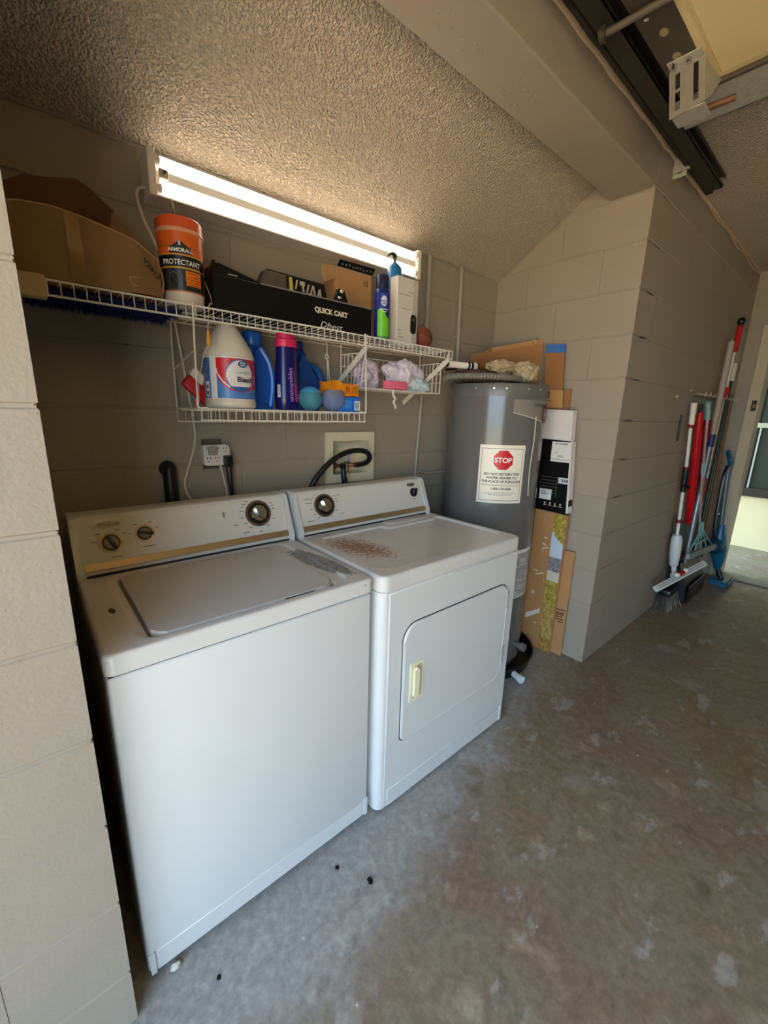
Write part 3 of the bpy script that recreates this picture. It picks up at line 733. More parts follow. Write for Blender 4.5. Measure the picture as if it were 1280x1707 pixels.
obj('drain_fitting', bm, mat('white_pvc', (226, 232, 236), .35), pan, True, label='white plastic drain fitting')

# ================================================================ fluorescent light on the back wall
TUBEM = bpy.data.materials.new('lit_tube'); TUBEM.use_nodes = True
b = TUBEM.node_tree.nodes['Principled BSDF']; b.inputs['Base Color'].default_value = (1, 1, 1, 1)
b.inputs['Emission Color'].default_value = (1.0, .84, .68, 1); b.inputs['Emission Strength'].default_value = TUBE_POWER
FIX = mat('fixture_white', (232, 224, 212), .35)
lt = thing('fluorescent_light', 'white two-tube fluorescent light fixed to the back wall above the top shelf, lit', 'light', (.9, .743, 2.0))
fx0, fx1, fz0, fz1 = .325, 1.470, 2.0, 2.118
bm = bmnew(); box(bm, (fx0+.006, .692, fz0+.004), (fx1-.006, .7425, fz1-.004), .003, 1); obj('housing', bm, FIX, lt)
bm = bmnew()
for z0, z1, yy in ((fz0, fz0+.004, .656), (fz1-.004, fz1, .690)): box(bm, (fx0, yy, z0), (fx1, .7425, z1))
obj('reflector_lips', bm, FIX, lt)
bm = bmnew(); prism(bm, [(fx0+.03, .692, fz0+.036), (fx0+.03, .658, fz0+.047), (fx0+.03, .658, fz0+.071), (fx0+.03, .692, fz0+.082)], (fx1-fx0-.06, 0, 0)); obj('ballast_cover', bm, FIX, lt)
for xa, xb in ((fx0-.003, fx0+.020), (fx1-.020, fx1+.003)):
    bm = bmnew(); box(bm, (xa, .648, fz0-.004), (xb, .7425, fz1+.004), .003, 1); e = obj('end_cap', bm, FIX, lt)
for z in (fz0+.022, fz1-.022):
    bm = bmnew(); cyl(bm, (fx0+.022, .662, z), (fx1-.022, .662, z), .0130, n=14); t = obj('tube', bm, TUBEM, lt, True)
    bm = bmnew(); cyl(bm, (fx0+.018, .662, z), (fx0+.032, .662, z), .0142, n=14); cyl(bm, (fx1-.032, .662, z), (fx1-.018, .662, z), .0142, n=14); obj('tube_sockets', bm, FIX, t)
bm = bmnew(); box(bm, (.352, .648, 2.048), (.378, .660, 2.074), .002, 1); sw = obj('switch_plate', bm, mat('switch_plate', (180, 168, 152), .4), lt)
bm = bmnew(); cyl(bm, (.365, .640, 2.062), (.365, .650, 2.062), .004, n=10); obj('switch_bush', bm, DSTEEL, sw)
cordm = mat('pull_string', (206, 192, 168), .8); cwhite = mat('white_cord', (216, 208, 196), .45)
ps = thing('pull_cord', 'thin light pull string with an orange fob hanging over the top shelf edge', 'cord', (.36, .6, 1.58))
bm = bmnew(); tube(bm, spline([(.365, .643, 2.060), (.385, .615, 1.93), (.414, .60, 1.86), (.4225, .55, 1.78), (.4225, .49, 1.71), (.412, .448, 1.675), (.398, .4295, 1.667), (.389, .4285, 1.60)], 8), .0012, 5); obj('string', bm, cordm, ps)
bm = bmnew(); lathe(bm, (.389, .4285, 1.555), [(.003, 0), (.0065, .006), (.007, .02), (.005, .034), (.002, .045)], 12); obj('fob', bm, mat('orange_fob', (208, 150, 60), .5), ps, True)
bm = bmnew(); tube(bm, spline([(.389, .4285, 1.557), (.380, .45, 1.53), (.367, .47, 1.46), (.365, .48, 1.39)], 8), .0012, 5); obj('string_tail', bm, cordm, ps)
bm = bmnew(); tube(bm, spline([(.325, .70, 2.03), (.308, .72, 2.028), (.302, .72, 2.0), (.315, .715, 1.94), (.345, .70, 1.85), (.375, .72, 1.70), (.40, .728, 1.5), (.418, .728, 1.323), (.417, .733, 1.247), (.385, .733, 1.15), (.371, .733, 1.10), (.386, .728, 1.045), (.45, .70, .97), (.52, .70, .98), (.520, .72, 1.05), (.512, .72, 1.11), (.495, .705, 1.168)], 8), .0042, 8)
tag(obj('light_cord', bm, cwhite, smooth=True), 'white power cord looping down the back wall from the light to the outlet adapter', 'cord')

# ================================================================ wire shelves
def wire_shelf(root, x0, x1, y0, y1, zt, lip, pitch=.0254, r=.0014, R=.0028, back_lip=0., mids=(.33, .66)):
    rails = [(y0, zt), (y0, zt-lip), (y1, zt)]+[(y0+(y1-y0)*m, zt-r-R) for m in mids]
    if back_lip: rails.append((y1, zt-back_lip))
    for (y, z) in rails:
        bm = bmnew(); cyl(bm, (x0, y, z), (x1, y, z), R, n=8); obj('rail', bm, WIREM, root, True)
    bm = bmnew(); n = int((x1-x0)/pitch)
    for i in range(n+1):
        x = x0+.004+i*(x1-x0-.008)/n
        P = [(x, y1, zt+R*.6), (x, y0+.004, zt+R*.6), (x, y0-R*.6, zt-R), (x, y0-R*.6, zt-lip)]
        if back_lip: P = [(x, y1+R*.3, zt-back_lip)]+P
        tube(bm, P, r, 5)
    obj('cross_wires', bm, WIREM, root, False, kind='stuff')
ZS = 1.661; SY0, SY1 = .440, .738; SX0, SX1 = .024, 1.492
sh = thing('wire_shelf', 'long white wire shelf on the back wall, above the washer and dryer', 'shelf', (.75, .6, 1.62))
wire_shelf(sh, SX0, SX1, SY0, SY1, ZS, .034)
for x in (1.472, .992):
    bm = bmnew(); a = Vector((x, SY0+.004, ZS-.036)); b_ = Vector((x, .7425, 1.43)); d = (b_-a).normalized(); nn = Vector((0, -d.z, d.y))
    prism(bm, [a+nn*.011, b_+nn*.011, b_-nn*.011, a-nn*.011], (.004, 0, 0)); br = obj('bracket', bm, WIREM, sh)
    bm = bmnew(); tube(bm, [(x-.004, SY0-.004, ZS-.03), (x-.004, SY0-.004, ZS+.004), (x-.004, SY0+.012, ZS-.03)], .002, 5); obj('bracket_hook', bm, WIREM, br)
bm = bmnew(); box(bm, (XL-.0005, .425, 1.618), (.026, .462, 1.668), .002, 1); tag(obj('wood_cleat', bm, mat('bare_pine', (196, 172, 128), .7, vscale=20)), 'small pale wood cleat holding the left end of the long wire shelf', 'wood block')
# hanging under-shelf
us = thing('hanging_shelf', 'white wire shelf slung on wires under the long shelf, holding the bleach jug', 'shelf', (.66, .6, 1.34))
UZ = 1.374
wire_shelf(us, .355, .987, .440, .70, UZ, .034, back_lip=.045, mids=(.4, .8))
for x, sg in ((.347, 1), (.985, -1)):
    bm = bmnew(); tube(bm, spline([(x+.010*sg, .437, ZS+.006), (x+.006*sg, .434, ZS-.01), (x+.002*sg, .434, 1.5), (x, .434, 1.392), (x+.004*sg, .434, 1.378), (x+.03*sg, .437, UZ+.004)], 5), .0026, 6); obj('hanger_wire', bm, WIREM, us, True)
    bm = bmnew(); tube(bm, spline([(x+.02*sg, .69, ZS+.004), (x+.012*sg, .694, ZS-.02), (x+.010*sg, .694, 1.5), (x+.010*sg, .694, 1.39), (x+.014*sg, .696, 1.374), (x+.04*sg, .698, UZ+.002)], 5), .0026, 6); obj('hanger_wire', bm, WIREM, us, True)
    bm = bmnew(); tube(bm, [(x+.002*sg, .434, 1.54 if sg > 0 else 1.50), (x+.010*sg, .694, 1.50 if sg > 0 else 1.44)], .0018, 5); obj('side_brace', bm, WIREM, us, True)
    bm = bmnew(); tube(bm, [(x+.002, .437, UZ), (x+.004, .698, UZ)], .0026, 6); obj('side_rail', bm, WIREM, us, True)
# wire basket
bk = thing('wire_basket', 'white wire basket under the right end of the long shelf, holding cloths', 'basket', (1.24, .57, 1.47))
BX0, BX1, BY0, BY1, BZ0, BZ1 = 1.008, 1.484, .500, .640, 1.474, 1.612
def wire(root, pts, r, name='wire', closed=False):
    bm = bmnew(); tube(bm, pts, r, 6, closed=closed); return obj(name, bm, WIREM, root, True)
wire(bk, [(BX0, BY0, BZ0), (BX1, BY0, BZ0), (BX1, BY1, BZ0), (BX0, BY1, BZ0)], .0024, 'bottom_frame', True)
wire(bk, [(BX0+.02, BY0, BZ1), (BX0, BY1, BZ1), (BX1, BY1, BZ1), (BX1, BY0, BZ1)], .0022, 'top_frame')
wire(bk, [(BX0, BY0, BZ0), (BX0+.02, BY0, BZ1)], .0022, 'corner_post'); wire(bk, [(BX1, BY0, BZ0), (BX1, BY0, BZ1)], .0022, 'corner_post')
wire(bk, [(BX0, BY1, BZ0), (BX0, BY1, ZS-.006)], .0022, 'corner_post'); wire(bk, [(BX1, BY1, BZ0), (BX1, BY1, ZS-.006)], .0022, 'corner_post')
bm = bmnew()
for i in range(1, 6):
    y = BY0+(BY1-BY0)*i/6
    for x, t in ((BX0, .02*(1-i/6)), (BX1, 0)): tube(bm, [(x, y, BZ0), (x+t, y, BZ1)], .0013, 5)
for i in range(1, 14):
    x = BX0+(BX1-BX0)*i/14; tube(bm, [(x, BY1, BZ0), (x, BY1, BZ1)], .0013, 5)
for i in range(19):
    x = BX0+.012+(BX1-BX0-.024)*i/18; tube(bm, [(x, BY0, BZ0), (x, BY1, BZ0)], .0013, 5)
for z in (BZ0+.05, BZ0+.09): tube(bm, [(BX0+.008, BY0, z), (BX0, BY1, z), (BX1, BY1, z), (BX1, BY0, z)], .0013, 5)
obj('mesh_wires', bm, WIREM, bk, kind='stuff')
for x in (BX1-.03, BX1-.06):
    wire(bk, [(x, BY0-.001, BZ0), (x+.006, BY0-.001, BZ1-.004)], .0013, 'front_upright')

# ---------------------------------------------------------------- things on the long shelf
TOP = ZS+.0035
# sagging open carton
cb = thing('open_carton', 'large sagging open brown carton at the left end of the long shelf', 'box', (.13, .58, TOP))
def zt_front(x):   # top edge of the front panel
    P = [(-.03, 1.812), (.0, 1.818), (.06, 1.821), (.113, 1.816), (.167, 1.806), (.227, 1.793), (.275, 1.773), (.31, 1.758)]
    for (a, za), (b_, zb) in zip(P, P[1:]):
        if x <= b_: return za+(zb-za)*(x-a)/(b_-a)
    return P[-1][1]
def sheet(bm, f, nu, nv, th):
    A = [[bm.verts.new(f(i/nu, j/nv, 0)) for j in range(nv+1)] for i in range(nu+1)]
    B = [[bm.verts.new(f(i/nu, j/nv, th)) for j in range(nv+1)] for i in range(nu+1)]
    for i in range(nu):
        for j in range(nv):
            bm.faces.new((A[i][j], A[i+1][j], A[i+1][j+1], A[i][j+1])); bm.faces.new((B[i][j+1], B[i+1][j+1], B[i+1][j], B[i][j]))
    for i in range(nu):
        bm.faces.new((A[i][0], B[i][0], B[i+1][0], A[i+1][0])); bm.faces.new((A[i+1][nv], B[i+1][nv], B[i][nv], A[i][nv]))
    for j in range(nv):
        bm.faces.new((A[0][j+1], B[0][j+1], B[0][j], A[0][j])); bm.faces.new((A[nu][j], B[nu][j], B[nu][j+1], A[nu][j+1]))
XLc, XRc = XL+.006, .288
def wob(x, z): return .006*noise.noise(Vector((x*9, z*9, 2)))
def ffront(u, v, t):
    x = XLc+(XRc-XLc)*u; zb = TOP+.012*max(0, u-.7)/.3; z = zb+(zt_front(x)-zb)*v
    bow = -.022*math.sin(PI*min(1, u*.95+.03))*math.sin(PI*(.25+v*.6))
    return Vector((x, .452+bow+wob(x, z)+t+.03*max(0, u-.8)/.2, z))
bm = bmnew(); sheet(bm, ffront, 24, 12, .004); obj('front_panel', bm, mat('card_dull', (140, 108, 70), .7, var=.22, vscale=9, bump=.3, bscale=30), cb, True)
bm = bmnew(); tube(bm, [ffront(i/24, 1.0, .002) for i in range(25)], .0026, 6); obj('panel_edge_highlight', bm, mat('card_highlight', (196, 160, 112), .8), cb, True)  # pale tube: highlight along the front panel's top edge, put into the colour
bm = bmnew(); sheet(bm, lambda u, v, t: ffront(.34+.09*u, v, -t)+Vector((0, -.001, 0)), 4, 10, .0006); obj('packing_tape', bm, mat('packing_tape', (150, 118, 74), .2), cb, True)
def fback(u, v, t): x = XLc+(XRc-.02-XLc)*u; return Vector((x, .725-t, TOP+(.175+.01*math.sin(u*5))*v*(1-.35*u)))
bm = bmnew(); sheet(bm, fback, 10, 4, .004); obj('back_panel', bm, CARDIN, cb, True)
def fright(u, v, t): 
    z = zt_front(XRc)-.004; zb = TOP
    return Vector((XRc-.004+.012*math.sin(v*3)-t, .48+.23*u, zb+(z-zb+.02*u)*v))
bm = bmnew(); sheet(bm, fright, 8, 4, .004); obj('side_panel', bm, CARD2, cb, True)
bm = bmnew(); box(bm, (XLc, .46, TOP), (XRc-.01, .72, TOP+.004)); obj('bottom_panel', bm, CARD2, cb)
# raised back flap seen from underneath
def fflap(u, v, t):
    x = XLc+.006+.24*u; z0 = 1.842-.02*u
    K = [(0, 1.902), (.2, 1.936), (.4, 1.944), (.66, 1.962), (.78, 1.95), (.92, 1.922), (1., 1.91)]
    top = 1.91
    for (a, za), (b_, zb) in zip(K, K[1:]):
        if u <= b_: top = za+(zb-za)*(u-a)/(b_-a); break
    return Vector((x, .66-.04*v-t, z0+(top-z0)*v))
bm = bmnew(); sheet(bm, fflap, 18, 4, .004); obj('flap', bm, mat('card_flap', (118, 88, 60), .85), cb, True)
def fflap2(u, v, t):
    return Vector((.195+.105*u+.012*v, .585+.02*v-t, 1.845-.050*u+.055*v-.035*u*v))
bm = bmnew(); sheet(bm, fflap2, 10, 2, .004); obj('flap', bm, CARDIN, cb, True)
INKB = mat('stencil_ink', (52, 40, 34), .7, var=0)
def on_front(u, v):
    a = math.radians(-38); x = .238+u*math.cos(a)-v*math.sin(a); z = 1.752+u*math.sin(a)+v*math.cos(a)
    uu = (x-XLc)/(XRc-XLc); zb = TOP+.012*max(0, uu-.7)/.3; vv = (z-zb)/(zt_front(x)-zb)
    p = ffront(uu, vv, 0); return p+Vector((0, -.0015, 0))
lettering('V2812', .021, on_front, INKB, cb, bold=.02, align='LEFT')
bm = bmnew()
def seg(u0, v0, u1, v1, t=.0012):
    d = Vector((u1-u0, v1-v0)).normalized(); n_ = Vector((-d.y, d.x))*t
    bm.faces.new([bm.verts.new(on_front(a, b_)) for a, b_ in ((u0-n_.x, v0-n_.y), (u1-n_.x, v1-n_.y), (u1+n_.x, v1+n_.y), (u0+n_.x, v0+n_.y))])
for q in ((.018, -.045, .002, -.062), (.002, -.062, .018, -.072), (.018, -.072, .028, -.064)): seg(*q)
obj('printed_arrow', bm, mat('light_ink', (176, 158, 120), .7, var=0), cb)
# dark blue shaggy mat lying on the shelf wires under the carton: seen through the wires
bm = bmnew(); rr = random.Random(21)
for i in range(2600):
    x = rr.uniform(XL+.03, .345); y = rr.uniform(.50, .73); 
    dx, dy = rr.gauss(0, .006), rr.gauss(0, .006); z0 = ZS-.004; L = rr.uniform(.012, .022)
    a = bm.verts.new((x-.0015, y, z0)); b_ = bm.verts.new((x+.0015, y, z0)); c = bm.verts.new((x+dx, y+dy, z0-L)); bm.faces.new((a, b_, c))
box(bm, (XL+.03, .50, ZS-.009), (.345, .73, ZS-.0055))
tag(obj('shaggy_mat', bm, mat('navy_shag', (26, 44, 92), .9, var=.3, vscale=60)), 'dark blue shaggy mop mat hanging under the left end of the long shelf', 'mat')
bm = bmnew(); blob(bm, (.250, .50, TOP+.026), .034, 4, .3, 3, (1.1, .9, .8)); tag(obj('red_scrubber', bm, mat('red_mesh', (206, 40, 66), .7, bump=.8, bscale=200), smooth=True), 'small red mesh scrubber between the sagging carton and the wipes tub', 'scrubber')

def raster_cyl(c, r, a0, a1, z0, h, nu, nv, fn, parent, name='label', rough=.35, rf=None):
    a0, a1 = math.radians(a0), math.radians(a1)
    def P(u, v):
        a = a0+u; R = (rf(v) if rf else r)+.0009
        return Vector((c[0]+R*math.cos(a), c[1]+R*math.sin(a), z0+v))
    return print_patch(name, P, a1-a0, h, nu, nv, fn, parent, rough)
def ctext(s, size, c, r, adeg, z, m, parent, bold=.0, eps=.002, rf=None, sx=1., align='CENTER', vert=False, shear=0.):
    a = math.radians(adeg)
    def f(u, v):
        if vert: u, v = -v, u
        R = (rf(z+v) if rf else r)+eps
        return Vector((c[0]+R*math.cos(a+u/R), c[1]+R*math.sin(a+u/R), z+v))
    return lettering(s, size, f, m, parent, bold=bold, sx=sx, align=align, shear=shear)
# wipes tub
tc_ = (.357, .518); tb = thing('wipes_tub', 'orange and black tub of protectant wipes on the long shelf', 'tub', (tc_[0], tc_[1], TOP))
ORG = mat('orange_plastic', (228, 100, 32), .35)
bm = bmnew(); lathe(bm, (*tc_, 0), [(.050, TOP), (.0535, TOP+.004), (.0555, TOP+.034), (.058, TOP+.036)], 36); obj('base', bm, mat('tub_white', (214, 206, 190), .4), tb, True)
bm = bmnew(); lathe(bm, (*tc_, 0), [(.0575, TOP+.034), (.0605, TOP+.160), (.0615, TOP+.186)], 36); obj('body', bm, ORG, tb, True)
bm = bmnew(); lathe(bm, (*tc_, 0), [(.062, TOP+.186), (.064, TOP+.188), (.064, TOP+.194), (.0625, TOP+.196)], 36); obj('rim', bm, mat('tub_rim', (236, 170, 130), .35), tb, True)
bm = bmnew(); lathe(bm, (*tc_, 0), [(.0625, TOP+.195), (.0615, TOP+.222), (.057, TOP+.227), (.05, TOP+.226), (.01, TOP+.226)], 36); obj('lid', bm, mat('lid_orange', (226, 88, 44), .35), tb, True)
def tubfn(u, v):   # v 0..1 over label height .125
    if v > .985 or v < .01: return (120, 90, 30)
    bow = .05*math.sin(PI*u)
    if v < .50: 
        if .55 < u < .86 and .12 < v < .47: 
            if (int(v*60) % 4 == 0) and .58 < u < .80: return (150, 60, 10)
            return (236, 122, 24)
        d = math.hypot((u-.33)*2.2, v-.2)
        if .20 < d < .235 or .30 < d < .32: return (86, 92, 92)
        return (30, 30, 30) if (int(u*40)+int(v*30)) % 7 else (58, 62, 60)
    if v < .53+bow*.4: return (196, 150, 60)
    if v < .80: return (16, 14, 14)
    if v < .83: return (206, 160, 60)
    return (228, 100, 32)
rfT = lambda v: .0578+v*.027
raster_cyl(tc_, .06, -175, -35, TOP+.036, .112, 80, 64, tubfn, tb, rf=rfT)
WI2 = mat('white_ink', (250, 246, 240), .5, var=0)
ctext('PROTECTANT', .0185, tc_, .0605, -106, TOP+.036+.066, WI2, tb, bold=.02, rf=lambda z: .0578+(z-TOP-.036)*.027, sx=.9)
# peaked badge
def badgefn(u, v):
    if v < .42 and .02 < u < .98: return (24, 20, 20)
    pk = max(0, 1-abs(u-.5)*2.3)
    if v < .42+pk*.5:
        return (200, 196, 196) if abs(u-.47) < .05 and v > .55 else (32, 26, 26)
    return None
raster_cyl(tc_, .0615, -134, -80, TOP+.130, .036, 40, 30, badgefn, tb, name='badge_print', rf=lambda v: .0612+v*.02)
ctext('ARMORALL', .0135, tc_, .063, -107, TOP+.1335, WI2, tb, bold=.03, sx=.95)
# black trolley carton
qc = thing('trolley_carton', 'long black carton lettered QUICK CART on the long shelf', 'box', (.72, .54, TOP))
bm = bmnew(); box(bm, (.426, .462, TOP), (1.028, .63, 1.765), .002, 1); obj('carton', bm, BLACKM, qc)
bm = bmnew(); box(bm, (.575, .4605, 1.7635), (1.03, .464, 1.7675)); obj('top_edge', bm, mat('grey_edge', (128, 122, 116), .6), qc)  # lighter grey line along the carton's top front edge
bm = bmnew(); prism(bm, [(.430, .475, 1.766), (.60, .475, 1.766), (.55, .475, 1.779), (.448, .475, 1.800), (.430, .475, 1.792)], (0, .13, 0)); obj('open_flap', bm, BLACKM, qc)
bm = bmnew()
for i in range(7): box(bm, (.430+.004*i, .47+.018*i, 1.78+.0012*i), (.438+.004*i, .478+.018*i, 1.803))
obj('torn_teeth', bm, BLACKM, qc)
bm = bmnew(); box(bm, (.475, .4735, 1.773), (.505, .4752, 1.776)); obj('staple', bm, STEEL, qc)
CREAMI = mat('cream_ink', (226, 214, 190), .6, var=0)
lettering('QUICK CART', .0235, planefn((.842, .4605, 1.7165), (1, 0, 0), (0, 0, 1)), CREAMI, qc, bold=.045)
lettering('Dbest', .030, planefn((.79, .4605, 1.668), (1, 0, 0), (0, 0, 1)), CREAMI, qc, shear=.35, align='LEFT', sx=1.3)
# blister pack on top of it
bp_ = thing('blister_pack', 'black blister pack with yellow and white print on top of the black carton', 'package', (.74, .55, 1.768))
bm = bmnew(); prism(bm, [(.60, .55, 1.768), (.885, .55, 1.768), (.870, .55, 1.838), (.64, .55, 1.842)], (0, .05, 0)); obj('card', bm, mat('black_gloss_card', (20, 19, 19), .25), bp_)
bm = bmnew(); prism(bm, [(.607, .549, 1.782), (.617, .549, 1.80), (.635, .549, 1.838), (.71, .549, 1.836), (.71, .549, 1.792)], (0, -.001, 0)); obj('grey_panel', bm, mat('grey_stripes', (92, 82, 72), .5, var=.4, vscale=90), bp_)
bm = bmnew(); prism(bm, [(.722, .549, 1.794), (.738, .549, 1.792), (.733, .549, 1.834), (.722, .549, 1.834)], (0, -.001, 0)); obj('yellow_stripe', bm, mat('yellow_ink', (204, 190, 80), .5), bp_)
bm = bmnew()
for (x, z, w_, h_, s_) in ((.745, 1.800, .006, .03, .006), (.765, 1.815, .020, .014, 0), (.776, 1.795, .008, .02, -.004), (.790, 1.792, .006, .032, .008), (.802, 1.792, .014, .006, 0), (.808, 1.800, .006, .024, .008), (.824, 1.792, .006, .03, -.006), (.838, 1.792, .007, .022, .004), (.850, 1.792, .005, .026, -.004)):
    prism(bm, [(x, .549, z), (x+w_, .549, z), (x+w_+s_, .549, z+h_), (x+s_, .549, z+h_)], (0, -.001, 0))
obj('white_marks', bm, mat('offwhite_ink', (196, 182, 156), .5), bp_)
bm = bmnew(); cyl(bm, (.70, .520, 1.772), (.73, .520, 1.772), .013, n=14); box(bm, (.60, .50, 1.768), (.90, .548, 1.778), .003, 1); obj('tray', bm, BLACK, bp_, True)
# small black clip with two steel balls
kk = thing('ball_clip', 'small black clip with two steel balls, between the blister pack and the brown box', 'clip', (.925, .52, 1.768))
bm = bmnew(); prism(bm, [(.90, .52, 1.768), (.955, .52, 1.768), (.955, .52, 1.79), (.94, .52, 1.825), (.915, .52, 1.828), (.905, .52, 1.80)], (0, .02, 0)); obj('body', bm, BLACK, kk)
for x, z in ((.912, 1.792), (.922, 1.815)):
    bm = bmnew(); bmesh.ops.create_uvsphere(bm, u_segments=14, v_segments=10, radius=.008, matrix=Matrix.Translation((x, .513, z))); obj('steel_ball', bm, CHROME, kk, True)
# brown box marked 10
b10 = thing('brown_box', 'brown cardboard box marked 10 with its flaps up, behind the black carton', 'box', (1.07, .68, TOP))
bm = bmnew(); box(bm, (.985, .635, TOP), (1.165, .733, 1.945), .002, 1); obj('carton', bm, CARD, b10)
bm = bmnew(); prism(bm, [(.985, .632, 1.947), (1.165, .632, 1.947), (1.172, .622, 1.972), (.990, .622, 1.968)], (0, .003, 0)); f = obj('flap', bm, BLACKM, b10)
bm = bmnew()
for i in range(9): x = 1.0+i*.018; z = 1.951+.002*(i % 3); prism(bm, [(x, .6265, z), (x+.009, .6265, z), (x+.009, .6255, z+.006), (x, .6255, z+.006)], (0, -.0008, 0))
obj('printed_marks', bm, mat('grey_ink', (120, 112, 104), .6), f)
bm = bmnew(); prism(bm, [(.985, .636, 1.905), (.978, .636, 1.945), (.890, .60, 1.925), (.897, .60, 1.862)], (0, .003, .0)); obj('flap', bm, mat('card_light', (198, 154, 104), .8, var=.08), b10)
lettering('10', .030, planefn((1.128, .6342, 1.897), (1, 0, 0), (0, 0, 1)), INKB, b10, bold=.01)
# spray can
cc_ = (1.112, .50); sc = thing('spray_can', 'blue and green aerosol can with navy cap on the long shelf', 'spray can', (*cc_, TOP))
bm = bmnew(); lathe(bm, (*cc_, 0), [(.030, TOP), (.0325, TOP+.003), (.0325, TOP+.175), (.030, TOP+.185), (.025, TOP+.195), (.022, TOP+.198)], 28); obj('can', bm, mat('can_blue', (24, 44, 128), .3, .3), sc, True)
bm = bmnew(); lathe(bm, (*cc_, 0), [(.0265, TOP+.192), (.027, TOP+.230), (.0245, TOP+.244), (.018, TOP+.246)], 28); obj('cap', bm, mat('navy_cap', (20, 24, 66), .3), sc, True)
def canfn(u, v):
    if u < .30: return (24, 44, 128)
    d = math.hypot((u-.66)*.9, (v-.83)*1.3)
    if d < .15: return (206, 210, 224)
    if v > .66: return (26, 50, 140)
    lim = .64-.30*max(0, u-.5)-(.05*math.sin(u*9))
    if v < lim: return (112, 196, 40) if v > .06 else (70, 130, 60)
    return (26, 40, 96)
raster_cyl(cc_, .0325, -200, -72, TOP+.004, .170, 44, 70, canfn, sc)
for i, t in enumerate(('MICRO', 'BAN')): ctext(t, .0085, cc_, .0325, -114, TOP+.142-i*.009, mat('navy_ink', (26, 40, 110), .5, var=0), sc, bold=.03)
for i, t in enumerate(('SANITIZING', 'SPRAY')): ctext(t, .0065, cc_, .0325, -114, TOP+.112-i*.008, WI2, sc, bold=.02)
# blue pump bottle
pb = thing('pump_bottle', 'blue pump bottle with a dark green nozzle behind the tall white box', 'bottle', (1.225, .63, TOP))
bm = bmnew(); lathe(bm, (1.250, .586, 0), [(.030, TOP), (.033, TOP+.006), (.033, 1.955), (.030, 1.985), (.016, 2.000), (.012, 2.004)], 24); obj('bottle', bm, mat('bottle_blue', (36, 112, 170), .3), pb, True)
bm = bmnew(); cyl(bm, (1.250, .586, 2.002), (1.247, .585, 2.030), .006, n=10); tube(bm, spline([(1.250, .586, 2.028), (1.235, .580, 2.035), (1.21, .57, 2.026), (1.19, .565, 2.012)], 4), .006, 8, rs=[.011-.0007*i for i in range(13)]); obj('pump', bm, mat('dark_green', (34, 52, 34), .4), pb, True)
bm = bmnew(); prism(bm, [(1.205, .549, 1.850), (1.235, .549, 1.845), (1.234, .549, 1.882), (1.208, .549, 1.890)], (0, .002, 0)); obj('tag', bm, mat('paper_tag', (232, 226, 216), .6), pb)
# tall white box
wbx = thing('lock_box', 'tall white retail box printed with a black keypad lock, right end of the long shelf', 'box', (1.26, .53, TOP))
WBM = mat('white_carton', (214, 208, 198), .5)
bm = bmnew(); box(bm, (1.196, .50, TOP), (1.312, .548, 1.930), .0015, 1); obj('carton', bm, WBM, wbx)
bm = bmnew(); box(bm, (1.284, .4985, TOP), (1.312, .501, 1.928)); obj('side_print', bm, mat('pale_grey_print', (186, 178, 168), .5), wbx)
bm = bmnew(); prism(bm, [(x, .4980, z) for x, z in rrect(1.272, 1.306, 1.715, 1.792, .014)], (0, -.0008, 0)); lk = obj('lock_print', bm, BLACK, wbx)
bm = bmnew(); prism(bm, [(1.2885+.006*math.cos(t), .4968, 1.772+.006*math.sin(t)) for t in [2*PI*i/14 for i in range(14)]], (0, -.0004, 0)); obj('lock_dial_print', bm, mat('grey_ink', (120, 112, 104), .6), lk)
bm = bmnew()
for (x, z, w_) in ((1.205, 1.862, .07), (1.205, 1.808, .07), (1.204, 1.722, .022), (1.204, 1.708, .022), (1.204, 1.695, .026), (1.255, 1.875, .045)): box(bm, (x, .4990, z), (x+w_, .5003, z+.0016))
obj('printed_lines', bm, mat('line_ink', (120, 110, 104), .6), wbx)
bm = bmnew(); bmesh.ops.create_uvsphere(bm, u_segments=28, v_segments=18, radius=.052, matrix=Matrix.Translation((1.400, .555, TOP+.052)))
bl = tag(obj('play_ball', bm, mat('ball_brown', (120, 50, 36), .55, bump=.6, bscale=300), smooth=True), 'small reddish brown ball at the right end of the long shelf', 'ball')
bm = bmnew()
for R_ in (Matrix.Rotation(.3, 4, 'Y'), Matrix.Rotation(1.4, 4, 'Y'), Matrix.Rotation(1.2, 4, 'X')):
    tube(bm, [Vector((1.400, .555, TOP+.052))+R_ @ Vector((.0518*math.cos(t), .0518*math.sin(t), 0)) for t in [2*PI*i/32 for i in range(32)]], .001, 4, closed=True)
obj('seam', bm, BLACK, bl)
# ---------------------------------------------------------------- things on the hanging shelf
UT = UZ+.0035
jc = (.484, .530); jg = thing('bleach_jug', 'white bleach jug with a red and blue label on the hanging shelf', 'jug', (*jc, UT))
bm = bmnew(); lathe(bm, (*jc, 0), [(.072, UT), (.078, UT+.004), (.081, UT+.010), (.0805, UT+.026), (.079, UT+.028), (.079, UT+.158), (.081, UT+.161), (.0795, UT+.168), (.070, UT+.192), (.050, UT+.226), (.033, UT+.250), (.026, UT+.262), (.022, UT+.264)], 44); obj('body', bm, mat('jug_white', (216, 210, 198), .4, bump=.1), jg, True)
bm = bmnew(); tube(bm, spline([(jc[0]+.022, jc[1]+.02, UT+.255), (jc[0]+.05, jc[1]+.045, UT+.25), (jc[0]+.06, jc[1]+.055, UT+.20), (jc[0]+.048, jc[1]+.045, UT+.168)], 6), .011, 10); obj('handle', bm, mat('jug_white', (216, 210, 198), .4), jg, True)
